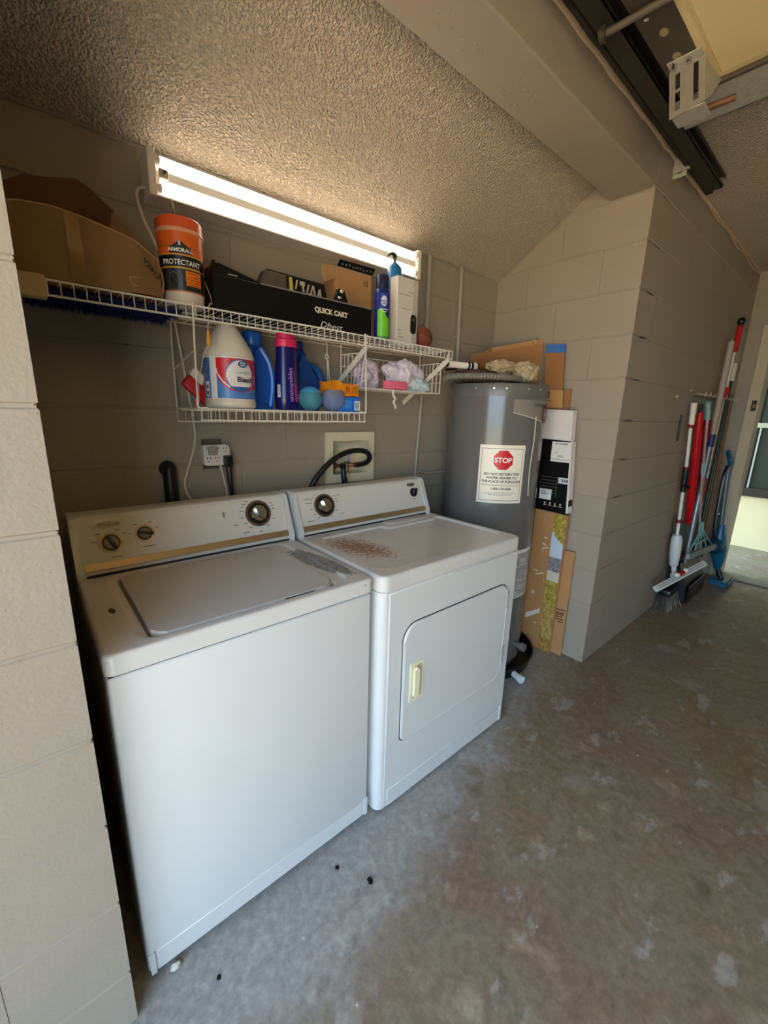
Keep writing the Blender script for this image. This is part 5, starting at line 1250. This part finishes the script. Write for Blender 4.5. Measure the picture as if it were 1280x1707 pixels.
bm = bmnew(); prism(bm, [(2.145, .300, .8615), (2.145, .115, .8615), (2.145, .115, .886), (2.145, .300, .886)], (.04, 0, 0)); obj('base_edge', bm, BLACKM, wbk)
def wl_(u, v):
    if .1 < u < .8 and ((.86 < v < .94) or (.72 < v < .75) or (.62 < v < .65) or (.42 < v < .47 and u < .4)): return (120, 118, 122) if int(u*26) % 3 else (226, 224, 222)
    if .3 < u < .62 and .22 < v < .34: return (50, 50, 54) if int(u*40) % 2 else (226, 224, 222)
    if .1 < v < .14: return (150, 148, 150)
    return (232, 230, 226)
def pf(y0, z0): return lambda u, v: Vector((2.1412, y0-u, z0+v))
print_patch('shipping_label', pf(.243, 1.142), .110, .108, 30, 30, wl_, wbk)
def w2(u, v): return (90, 90, 96) if (.15 < u < .85 and .3 < v < .7 and int(u*14) % 3) else (226, 226, 226)
print_patch('shipping_label', pf(.183, 1.026), .063, .032, 16, 8, w2, wbk)
print_patch('shipping_label', pf(.285, .925), .072, .060, 18, 12, lambda u, v: (110, 110, 116) if (.1 < u < .6 and (.72 < v < .82 or .5 < v < .62)) else (228, 228, 228), wbk)
bm = bmnew()
for i in range(6): box(bm, (2.1408, .19, 1.053-.018*i), (2.1414, .29, 1.0545-.018*i))
box(bm, (2.1408, .188, .945), (2.1414, .1895, 1.06)); obj('table_print', bm, mat('grey_ink', (120, 112, 104), .6), wbk)
bm = bmnew()
for i in range(4):
    y = .255-.030*i; prism(bm, [(2.1414, y, .893), (2.1414, y-.020, .893), (2.1414, y-.020, .897), (2.1414, y, .897)], (-.0005, 0, 0))
    prism(bm, [(2.1414, y-.006, .900), (2.1414, y-.014, .900), (2.1414, y-.010-(i % 2)*.004, .914), (2.1414, y-.004, .912)], (-.0005, 0, 0))
obj('handling_marks', bm, mat('offwhite_ink', (196, 182, 156), .5), wbk)

# ================================================================ mops and poles along the long wall
def pole(root, p0, p1, r, m, name='pole', n=12, r1=None):
    bm = bmnew(); cyl(bm, p0, p1, r, r1, n); return obj(name, bm, m, root, True)
RED = mat('gloss_red', (190, 16, 26), .3); DRED = mat('dark_red', (120, 14, 24), .35); TEALP = mat('teal_plastic', (130, 172, 166), .4)
LW = mat('white_pole', (226, 222, 214), .35); ALU = mat('aluminium', (190, 188, 182), .3, .8)
# tool rack
rk = thing('tool_rack', 'thin metal tool rack with hooks on the long wall above the mops', 'rack', (4.0, -.06, 1.545))
bm = bmnew(); box(bm, (3.38, -.062, 1.538), (4.50, YP-.0005, 1.552), .001, 1); obj('bar', bm, mat('rack_brown', (120, 106, 92), .5, .3), rk)
for i in range(10):
    x = 3.42+i*.118
    bm = bmnew(); tube(bm, spline([(x, -.060, 1.556), (x, -.085, 1.560), (x, -.115, 1.552), (x, -.122, 1.570)], 3), .0032, 6); obj('hook', bm, STEEL, rk, True)
for x, z in ((3.051, 1.525), (3.316, 1.575)):
    bm = bmnew(); cyl(bm, (x, YP-.0005, z), (x, YP-.010, z), .0075, n=12); tag(obj('wall_anchor', bm, mat('screw_white', (222, 214, 200), .3, .6), smooth=True), 'small white wall anchor, %s of two above the flat mop' % ('left' if x < 3.2 else 'right'), 'anchor')
bm = bmnew(); cyl(bm, (3.207, YP-.007, 1.415), (3.221, YP-.007, 1.249), .0065, n=8); tag(obj('hanging_strap', bm, mat('dark_teal', (44, 52, 56), .6), smooth=True), 'thin dark strap on the long wall left of the mops', 'strap')
# flat mop
fm = thing('flat_mop', 'white and red flat mop hanging nearest the alcove, wide white head tilted', 'mop', (3.41, -.14, .25))
pole(fm, (3.272, -.10, 1.495), (3.299, -.10, 1.355), .017, mat('grip_white', (226, 216, 200), .4), 'grip', 14)
pole(fm, (3.299, -.10, 1.357), (3.302, -.10, 1.335), .018, DRED, 'collar'); pole(fm, (3.301, -.10, 1.336), (3.352, -.108, 1.05), .0105, LW)
bm = bmnew(); box(bm, (3.283, -.121, 1.395), (3.297, -.117, 1.425), .002, 1); obj('grip_button', bm, DRED, fm)
pole(fm, (3.350, -.108, 1.06), (3.372, -.110, .90), .020, BLACK, 'black_clamp'); pole(fm, (3.345, -.120, .945), (3.318, -.150, .94), .012, BLACK, 'clamp_knob'); pole(fm, (3.351, -.108, 1.075), (3.354, -.108, 1.055), .0205, DRED, 'collar')
pole(fm, (3.372, -.110, .90), (3.400, -.122, .56), .0105, LW); pole(fm, (3.386, -.116, .70), (3.388, -.117, .675), .018, DRED, 'collar')
bm = bmnew(); tube(bm, [(3.396, -.122, .585), (3.400, -.124, .55), (3.404, -.128, .45), (3.408, -.133, .36), (3.409, -.136, .345)], .03, 14, rs=[.026, .036, .036, .028, .018]); obj('spray_body', bm, mat('mop_body_white', (206, 208, 206), .35), fm, True)
pole(fm, (3.409, -.136, .35), (3.416, -.146, .285), .016, LW, 'swivel'); bm = bmnew(); bmesh.ops.create_uvsphere(bm, u_segments=14, v_segments=10, radius=.026, matrix=Matrix.Translation((3.416, -.147, .275))); obj('joint_ball', bm, LW, fm, True)
hA = Vector((3.13, -.115, .232)); hB = Vector((3.625, -.273, .366)); hd = (hB-hA).normalized(); camv = (CAM-hA).normalized(); hn = (camv-hd*camv.dot(hd)).normalized(); hu = hd.cross(hn)
bm = bmnew(); W = .021
prism(bm, [hA+hu*W-hn*.012, hB+hu*W-hn*.012, hB-hu*W-hn*.012, hA-hu*W-hn*.012], hn*.024); bmesh.ops.bevel(bm, geom=list(bm.edges), offset=.006, segments=2, affect='EDGES'); hd_ = obj('mop_head', bm, mat('head_white', (214, 212, 206), .35), fm, True)
bm = bmnew()
for k in (-.008, .006): prism(bm, [hA+hd*.03+hu*(k+.002)+hn*.0125, hB-hd*.03+hu*(k+.002)+hn*.0125, hB-hd*.03+hu*(k-.002)+hn*.0125, hA+hd*.03+hu*(k-.002)+hn*.0125], hn*.0008)
obj('head_groove', bm, mat('groove_grey', (104, 108, 112), .5), hd_)
mid = (hA+hB)/2
for k in (-.045, .05):
    bm = bmnew(); blob(bm, mid+hd*(k-.0)+Vector((0, 0, .025)), .020, 2+k, .15, 2, (1.2, 1, .8)); obj('head_knuckle', bm, LW, hd_, True)
bm = bmnew(); cyl(bm, mid-hd*.03+Vector((0, 0, .018)), mid+hd*.025+Vector((0, 0, .02)), .015, n=12); obj('red_joint', bm, RED, hd_, True)
pole(fm, (3.416, -.147, .275), mid+Vector((-.0, 0, .02)), .014, DRED, 'link')
# closed red umbrellas/covered poles
u1 = thing('red_umbrella', 'long bright red closed umbrella hanging between the flat mop and the teal rake broom', 'umbrella', (3.62, -.09, .60))
bm = bmnew(); tube(bm, [(3.492, -.092, 1.44), (3.515, -.092, 1.36), (3.60, -.095, 1.08), (3.68, -.097, .80), (3.735, -.098, .62), (3.74, -.098, .60)], .03, 12, rs=[.016, .025, .028, .028, .022, .010]); obj('canopy', bm, RED, u1, True)
pole(u1, (3.478, -.092, 1.49), (3.492, -.092, 1.43), .012, BLACK, 'handle'); pole(u1, (3.738, -.098, .605), (3.76, -.099, .54), .006, ALU, 'tip')
bm = bmnew(); tube(bm, [(3.505, -.128, 1.35), (3.595, -.131, 1.08), (3.675, -.133, .80)], .003, 5); obj('fold_seam', bm, DRED, u1)
u2 = thing('red_umbrella', 'dark red closed umbrella hanging just behind the teal rake broom', 'umbrella', (3.85, -.08, .6))
bm = bmnew(); tube(bm, [(3.752, -.086, 1.44), (3.772, -.086, 1.38), (3.86, -.086, 1.10), (3.94, -.086, .82), (4.0, -.086, .62), (4.01, -.086, .59)], .03, 12, rs=[.016, .026, .030, .030, .024, .012]); obj('canopy', bm, DRED, u2, True)
pole(u2, (3.735, -.086, 1.50), (3.752, -.086, 1.43), .011, BLACK, 'handle'); pole(u2, (4.008, -.086, .60), (4.03, -.086, .53), .006, ALU, 'tip')
# dark garment-like bundle under umbrellas
bm = bmnew()
for i, (x, dx, z0, z1, y) in enumerate(((3.50, .03, .70, .36, -.075), (3.56, .04, .66, .33, -.080), (3.62, .02, .64, .34, -.080), (3.68, .05, .62, .36, -.085), (3.74, .03, .60, .36, -.085))):
    tube(bm, spline([(x, y, z0), (x+dx*.5, y, (z0+z1)/2), (x+dx, y-.01, z1)], 4), .012, 6, rs=[.016-.001*j for j in range(9)])
tag(obj('pole_bundle', bm, mat('dull_green', (74, 84, 72), .6), smooth=True), 'bundle of dull green garden canes behind the rake broom head', 'canes')
# teal rake broom
rb2 = thing('rake_broom', 'pale teal fan-shaped broom hanging right of the red umbrella', 'broom', (3.85, -.15, .3))
pole(rb2, (3.455, -.135, 1.505), (3.515, -.135, 1.395), .017, TEALP, 'grip'); pole(rb2, (3.513, -.135, 1.40), (3.645, -.138, 1.07), .0085, mat('rose_metal', (206, 176, 168), .3, .4))
pole(rb2, (3.637, -.138, 1.085), (3.668, -.138, 1.01), .013, TEALP, 'mid_grip'); pole(rb2, (3.665, -.138, 1.01), (3.82, -.152, .62), .0085, mat('rose_metal', (206, 176, 168), .3, .4))
FO = Vector((3.745, -.16, .62)); 
# fan in a plane facing the camera side
fr = Vector((.86, -.0, 0)); 
c0 = Vector((3.825, -.155, .62)); cr = Vector((3.87, -.157, .545)); bl_ = Vector((3.62, -.16, .398)); br_ = Vector((4.18, -.20, .372))
bm = bmnew(); prism(bm, [c0+Vector((-.025, 0, .01)), c0+Vector((.025, 0, .01)), cr+Vector((.055, 0, -.01)), cr+Vector((-.06, 0, -.01))], (0, -.018, 0)); bmesh.ops.bevel(bm, geom=list(bm.edges), offset=.004, segments=1, affect='EDGES'); obj('socket', bm, mat('aqua_plastic', (110, 164, 170), .4), rb2, True)
for i in range(5):
    t = i/4; a = cr+Vector((-.05+.10*t, -.01, 0)); e = bl_.lerp(br_, t); m_ = a.lerp(e, .55)+Vector((0, -.02, 0))
    bm = bmnew(); tube(bm, [a, e], .0055, 6); obj('tine', bm, TEALP, rb2, True)
bm = bmnew(); l1 = cr.lerp(bl_, .55)+Vector((0, -.01, 0)); l2 = cr.lerp(br_, .45)+Vector((0, -.01, 0)); tube(bm, spline([l1, (l1+l2)/2+Vector((0, -.01, .004)), l2], 5), .007, 6); obj('cross_brace', bm, TEALP, rb2, True)
bm = bmnew(); prism(bm, [bl_+Vector((-.02, 0, .016)), br_+Vector((.02, 0, .018)), br_+Vector((.02, 0, -.032)), bl_+Vector((-.02, 0, -.028))], (0, -.02, 0)); obj('blade', bm, mat('blade_grey', (142, 150, 146), .5), rb2)
# grey tube pole
g1 = thing('grey_pole', 'thick grey extension pole with a blue collar leaning through the tool rack', 'pole', (3.8, -.1, .95))
pole(g1, (3.91, -.10, 1.945), (3.822, -.118, 1.27), .021, mat('pvc_grey', (166, 154, 140), .45), 'tube', 14); pole(g1, (3.917, -.10, 1.99), (3.909, -.10, 1.935), .010, mat('rack_brown', (120, 106, 92), .5, .3), 'tip')
pole(g1, (3.824, -.118, 1.285), (3.812, -.12, 1.195), .024, mat('blue_collar', (34, 46, 96), .4), 'collar'); pole(g1, (3.812, -.12, 1.195), (3.735, -.132, .70), .016, mat('pale_metal', (150, 158, 166), .35, .5), 'lower_tube'); pole(g1, (3.735, -.132, .70), (3.722, -.134, .30), .016, mat('pale_metal', (150, 158, 166), .35, .5), 'lower_tube')
# red tipped pole
r1_ = thing('red_tipped_pole', 'tall chrome pole with a red grip and black ball tip, topmost of the leaning poles', 'pole', (4.0, -.1, .6))
bm = bmnew(); bmesh.ops.create_uvsphere(bm, u_segments=16, v_segments=12, radius=.026, matrix=Matrix.Translation((4.131, -.09, 2.115))); obj('tip', bm, BLACK, r1_, True)
pole(r1_, (4.131, -.09, 2.10), (4.131, -.09, 2.07), .018, BLACK, 'tip_collar'); pole(r1_, (4.131, -.09, 2.08), (4.110, -.09, 1.895), .019, RED, 'grip'); pole(r1_, (4.111, -.09, 1.90), (4.057, -.10, 1.625), .009, LW)
pole(r1_, (4.058, -.10, 1.635), (4.043, -.10, 1.545), .020, RED, 'grip'); pole(r1_, (4.043, -.10, 1.55), (3.93, -.118, .93), .0105, CHROME); pole(r1_, (3.935, -.118, .95), (3.90, -.120, .76), .012, DRED, 'lower_collar'); pole(r1_, (3.90, -.12, .765), (3.84, -.125, .30), .009, BLACK)
g2 = thing('green_pole', 'dark green pole with a white tag at its top end', 'pole', (4.25, -.08, .4))
pole(g2, (4.301, -.07, 1.79), (4.18, -.10, .40), .013, mat('dark_green_pole', (30, 44, 30), .4)); pole(g2, (4.305, -.07, 1.835), (4.298, -.071, 1.70), .020, mat('tag_white2', (206, 196, 178), .5), 'tag_sleeve')
w1 = thing('wood_pole', 'brown wooden pole, rightmost of the poles in the tool rack', 'pole', (4.42, -.08, .3))
pole(w1, (4.443, -.07, 1.60), (4.405, -.10, .20), .014, mat('wood_brown', (110, 80, 52), .6, vscale=30))
# dust bin with pan and broom
bn = thing('dustpan_bin', 'large dark lobby dustpan standing on the floor under the mops', 'dustpan', (3.86, -.13, 0))
bm = bmnew(); prism(bm, [(3.60, -.062, .02), (3.60, -.20, .02), (3.60, -.19, .16), (3.60, -.12, .33), (3.60, -.062, .35)], (.52, 0, 0)); bmesh.ops.bevel(bm, geom=list(bm.edges), offset=.012, segments=2, affect='EDGES'); obj('pan_body', bm, mat('dark_pan', (30, 28, 30), .4), bn, True)
bm = bmnew(); box(bm, (3.63, -.212, .012), (4.09, -.200, .15), .004, 1); obj('pan_lip', bm, BLACK, bn)
bm = bmnew(); prism(bm, [(3.66, -.13, .345), (4.02, -.13, .345), (3.98, -.075, .355), (3.70, -.075, .355)], (0, 0, .03)); obj('red_scoop', bm, mat('brown_red', (84, 40, 34), .5), bn)
pole(bn, (3.80, -.11, .37), (3.79, -.12, .44), .018, mat('card_light', (198, 154, 104), .8), 'handle_socket')
bm = bmnew(); box(bm, (3.60, -.075, 0), (4.12, -.070, .022)); obj('foot_rib', bm, BLACK, bn)
# straw broom head: bristles are stuff
sbm = thing('straw_broom', 'straw broom head on the floor beneath the white flat mop head', 'broom', (3.50, -.12, 0))
bm = bmnew(); box(bm, (3.36, -.16, .12), (3.585, -.08, .165), .008, 2, ); obj('head_block', bm, BLACK, sbm, True)
bm = bmnew(); rr = random.Random(2)
for i in range(420):
    x = rr.uniform(3.365, 3.58); y = rr.uniform(-.155, -.085); dx = (x-3.47)*.2+rr.gauss(0, .008); dy = (y+.12)*.5+rr.gauss(0, .008)
    bm.faces.new([bm.verts.new(p) for p in ((x-.002, y, .125), (x+.002, y, .125), (x+dx+.0015, y+dy, rr.uniform(0, .02)), (x+dx-.0015, y+dy, .004))])
obj('bristles', bm, mat('straw', (150, 142, 128), .8, var=.3, vscale=80), sbm, kind='stuff')
# stick vacuum
VT = mat('vacuum_teal', (16, 92, 120), .35); VTD = mat('vacuum_teal_dark', (14, 60, 80), .4)
va = thing('stick_vacuum', 'teal stick vacuum cleaner standing by the doorway, farthest along the wall', 'vacuum cleaner', (4.50, -.26, 0))
# stands at x ~4.5; points measured there
V0 = Vector((4.44, -.20, 0))
bm = bmnew(); tube(bm, spline([(4.395, -.132, 1.140), (4.410, -.137, 1.125), (4.435, -.150, 1.075), (4.430, -.160, 1.04), (4.405, -.158, 1.00)], 4), .018, 10); obj('handle', bm, VT, va, True)
bm = bmnew(); tube(bm, spline([(4.405, -.158, 1.01), (4.40, -.165, .90), (4.40, -.185, .60), (4.405, -.20, .40)], 4), .020, 10); obj('stem', bm, mat('vacuum_grey', (96, 104, 112), .35, .3), va, True)
bm = bmnew(); tube(bm, spline([(4.385, -.155, 1.02), (4.345, -.15, .93), (4.335, -.155, .72), (4.34, -.165, .50), (4.36, -.18, .38)], 4), .016, 8); obj('hose', bm, BLACK, va, True)
bm = bmnew(); tube(bm, [(4.40, -.20, .52), (4.40, -.20, .42), (4.41, -.21, .30), (4.43, -.22, .20), (4.44, -.225, .12)], .04, 12, rs=[.022, .045, .060, .045, .026]); obj('motor_body', bm, VT, va, True)
bm = bmnew(); bmesh.ops.create_uvsphere(bm, u_segments=20, v_segments=14, radius=.070, matrix=Matrix.Translation((4.36, -.185, .33))); obj('dust_bin', bm, VTD, va, True)
bm = bmnew(); prism(bm, [(4.31, -.20, .0), (4.56, -.20, .0), (4.56, -.34, .0), (4.31, -.34, .0)], (0, 0, .045)); bmesh.ops.bevel(bm, geom=list(bm.edges), offset=.014, segments=2, affect='EDGES'); obj('floor_head', bm, VT, va, True)
pole(va, (4.44, -.225, .13), (4.44, -.27, .035), .022, BLACK, 'neck')
bm = bmnew(); bmesh.ops.create_uvsphere(bm, u_segments=10, v_segments=8, radius=.008, matrix=Matrix.Translation((4.33, -.172, .62))); obj('clip_button', bm, LW, va, True)

# ================================================================ overhead garage door and its hardware
DZ0 = 2.47
DM = mat('door_cream', (222, 200, 148), .5, var=.03)
gd = thing('overhead_garage_door', 'cream sectional garage door rolled up overhead, panels seen from below', 'garage door', (.7, -2.6, DZ0))
DOX1 = 1.826
for i in range(4):
    xa, xb = DOX1-(i+1)*.54, DOX1-i*.54-.004
    bm = bmnew(); box(bm, (xa, -2.98, DZ0), (xb, -.318, DZ0+.045), .004, 1); p = obj('door_section', bm, DM, gd)
    bm = bmnew()
    for j in range(4):
        y1 = -.352-j*.645; box(bm, (xa+.03, y1-.60, DZ0-.007), (xb-.03, y1, DZ0+.001), .006, 1)
    obj('raised_panel', bm, DM, p)
    bm = bmnew(); box(bm, (xa, -.325, DZ0-.003), (xb, -.232, DZ0+.012), .001, 1); st = obj('end_stile', bm, DSTEEL, gd)
    bm = bmnew()
    for q in (.10, .21, .33, .44): prism(bm, [(xa+q+.017*math.cos(t), -.279+.011*math.sin(t), DZ0-.0032) for t in [2*PI*k/14 for k in range(14)]], (0, 0, -.0006))
    obj('stile_hole', bm, mat('hole_tan', (150, 130, 96), .6), st)
    for q in (.11, .335):
        bm = bmnew(); cyl(bm, (xa+q+.012, -.262, DZ0-.003), (xa+q+.012, -.262, DZ0-.010), .007, n=6); obj('rivet', bm, CHROME, st)
bm = bmnew(); prism(bm, [(1.838, -.200, DZ0-.002), (2.028, -.200, DZ0-.002), (2.028, -.200, DZ0-.006), (1.838, -.200, DZ0-.006)], (0, -2.75, 0)); prism(bm, [(2.024, -.200, DZ0-.006), (2.028, -.200, DZ0-.006), (2.028, -.200, DZ0+.03), (2.024, -.200, DZ0+.03)], (0, -2.75, 0)); obj('reinforcing_strut', bm, STEEL, gd)
bm = bmnew(); box(bm, (1.825, -2.98, DZ0-.010), (1.839, -.325, DZ0+.04)); obj('edge_seal', bm, mat('seal_dark', (84, 74, 58), .6), gd)
# slotted top bracket
bk2 = []
bm = bmnew(); M_ = Matrix.Translation((1.662, -.305, 2.398)) @ Matrix.Rotation(math.radians(-9), 4, 'X') @ Matrix.Rotation(math.radians(90), 4, 'Z')
def slotplate(bm, w, h, th, slots):
    """plate in local x (width), z (height) with real slots"""
    xs = sorted({-w/2, w/2}|{a for s in slots for a in (s[0], s[1])}); zs = sorted({-h/2, h/2}|{a for s in slots for a in (s[2], s[3])})
    for i in range(len(xs)-1):
        for j in range(len(zs)-1):
            cx_, cz_ = (xs[i]+xs[i+1])/2, (zs[j]+zs[j+1])/2
            if any(s[0] < cx_ < s[1] and s[2] < cz_ < s[3] for s in slots): continue
            box(bm, (xs[i], -th/2, zs[j]), (xs[i+1], th/2, zs[j+1]))
slotplate(bm, .094, .138, .003, [(-.030, -.017, -.053, .052), (.018, .031, -.053, .0), (.018, .031, .008, .052)])
bmesh.ops.transform(bm, matrix=M_, verts=bm.verts); br_ = obj('top_bracket', bm, mat('zinc', (176, 170, 158), .35, .6, var=.2, vscale=40), gd)
bm = bmnew(); box(bm, (1.662, -.362, 2.329), (1.74, -.272, 2.333)); box(bm, (1.625, -.338, 2.461), (1.664, -.250, 2.465)); obj('bracket_flange', bm, STEEL, br_)
bm = bmnew(); cyl(bm, (1.790, -.322, 2.382), (1.815, -.400, 2.392), .010, n=10); obj('roller_stem', bm, mat('rusty_rod', (112, 78, 54), .6, .4), gd, True)
bm = bmnew(); prism(bm, [(1.670, -.345, 2.34), (1.75, -.345, 2.39), (1.83, -.345, 2.469), (1.672, -.330, 2.469)], (0, -.004, 0)); obj('bracket_gusset', bm, STEEL, gd)
for (y, z) in ((-.262, 2.490), (-.300, 2.490)):
    bm = bmnew(); cyl(bm, (1.643, y-.005, z-.042), (1.643, y-.005, z-.028), .008, n=6); obj('bolt', bm, CHROME, gd)
# middle roller in the track
bm = bmnew(); cyl(bm, (1.372, -.165, 2.462), (1.372, -.36, 2.452), .0095, n=14); obj('roller_stem', bm, mat('stem_steel', (120, 112, 98), .4, .6), gd, True)
bm = bmnew(); cyl(bm, (1.372, -.155, 2.463), (1.372, -.172, 2.462), .020, n=18); obj('roller_wheel', bm, DSTEEL, gd, True)
# track
tk = thing('door_track', 'dark steel garage door track running under the ceiling along the wall top', 'track', (1.1, -.15, 2.48))
bm = bmnew(); zt0, zt1 = 2.482, 2.540; ya, yb = -.132, -.190
x0, x1 = -.74, 2.69
box(bm, (x0, ya-.003, zt0), (x1, ya, zt1)); box(bm, (x0, yb, zt1-.003), (x1, ya, zt1)); box(bm, (x0, yb, zt0), (x1-.02, ya, zt0+.003)); box(bm, (x0, yb, zt0), (x1-.02, yb+.003, zt0+.014)); box(bm, (x0, yb, zt1-.014), (x1, yb+.003, zt1))
obj('track_channel', bm, mat('track_steel', (58, 54, 48), .5, .5, var=.2, vscale=30), tk)
bm = bmnew(); box(bm, (x0, ya+.001, zt0+.02), (x1+.06, ya+.004, zt1+.018)); box(bm, (x0, ya+.001, zt0+.02), (x1+.06, ya+.030, zt0+.023)); obj('support_angle', bm, mat('track_steel', (58, 54, 48), .5, .5), tk)
bm = bmnew(); slotplate(bm, .055, .085, .003, [(-.008, .008, .006, .018), (-.008, .008, -.026, -.014)]); bmesh.ops.transform(bm, matrix=Matrix.Translation((2.40, YP-.028, 2.515)) @ Matrix.Rotation(PI/2, 4, 'Z'), verts=bm.verts); obj('hanger_bracket', bm, mat('hanger_zinc', (170, 180, 160), .45, .2), tk)
bm = bmnew(); box(bm, (2.384, ya, 2.49), (2.390, YP-.003, 2.556)); obj('hanger_angle', bm, STEEL, tk)
# loose bits on the floor
for i, (x, y, r) in enumerate(((.50, -.075, .006), (.555, -.17, .008), (.13, -.10, .005))):
    bm = bmnew(); blob(bm, (x, y, r*.6), r, i+2, .4, 2, (1, 1.2, .6)); tag(obj('grit_crumb', bm, BLACKM, smooth=True), ('tiny dark crumb on the floor, nearest the dryer corner', 'small dark crumb on the floor, farthest from the washing machine', 'tiny dark crumb on the floor, nearest the left pier')[i], 'crumb')
bm = bmnew(); blob(bm, (.055, -.012, .008), .011, 9, .5, 2, (1.2, 1, .7)); tag(obj('white_crumb', bm, mat('crumb_white', (200, 198, 186), .6), smooth=True), 'white plastic crumb under the left front corner of the washing machine', 'crumb')

# repeats of a kind share a group
GR = {'red_umbrella': 'closed red umbrellas hanging on the long wall', 'dosing_ball': 'clear dosing balls on the hanging shelf', 'bundled_cloth': 'cloths in the wire basket',
      'supply_hose': 'black hoses of the supply box', 'conduit': 'painted conduits on the back wall', 'plastic_wrap': 'plastic wraps on the water heater', 'wall_anchor': 'white anchors in the long wall', 'grit_crumb': 'dark crumbs on the floor'}
for o in list(C.objects):
    k = o.name.split('.')[0]
    if o.parent is None and k in GR and 'label' in o: o['group'] = GR[k]
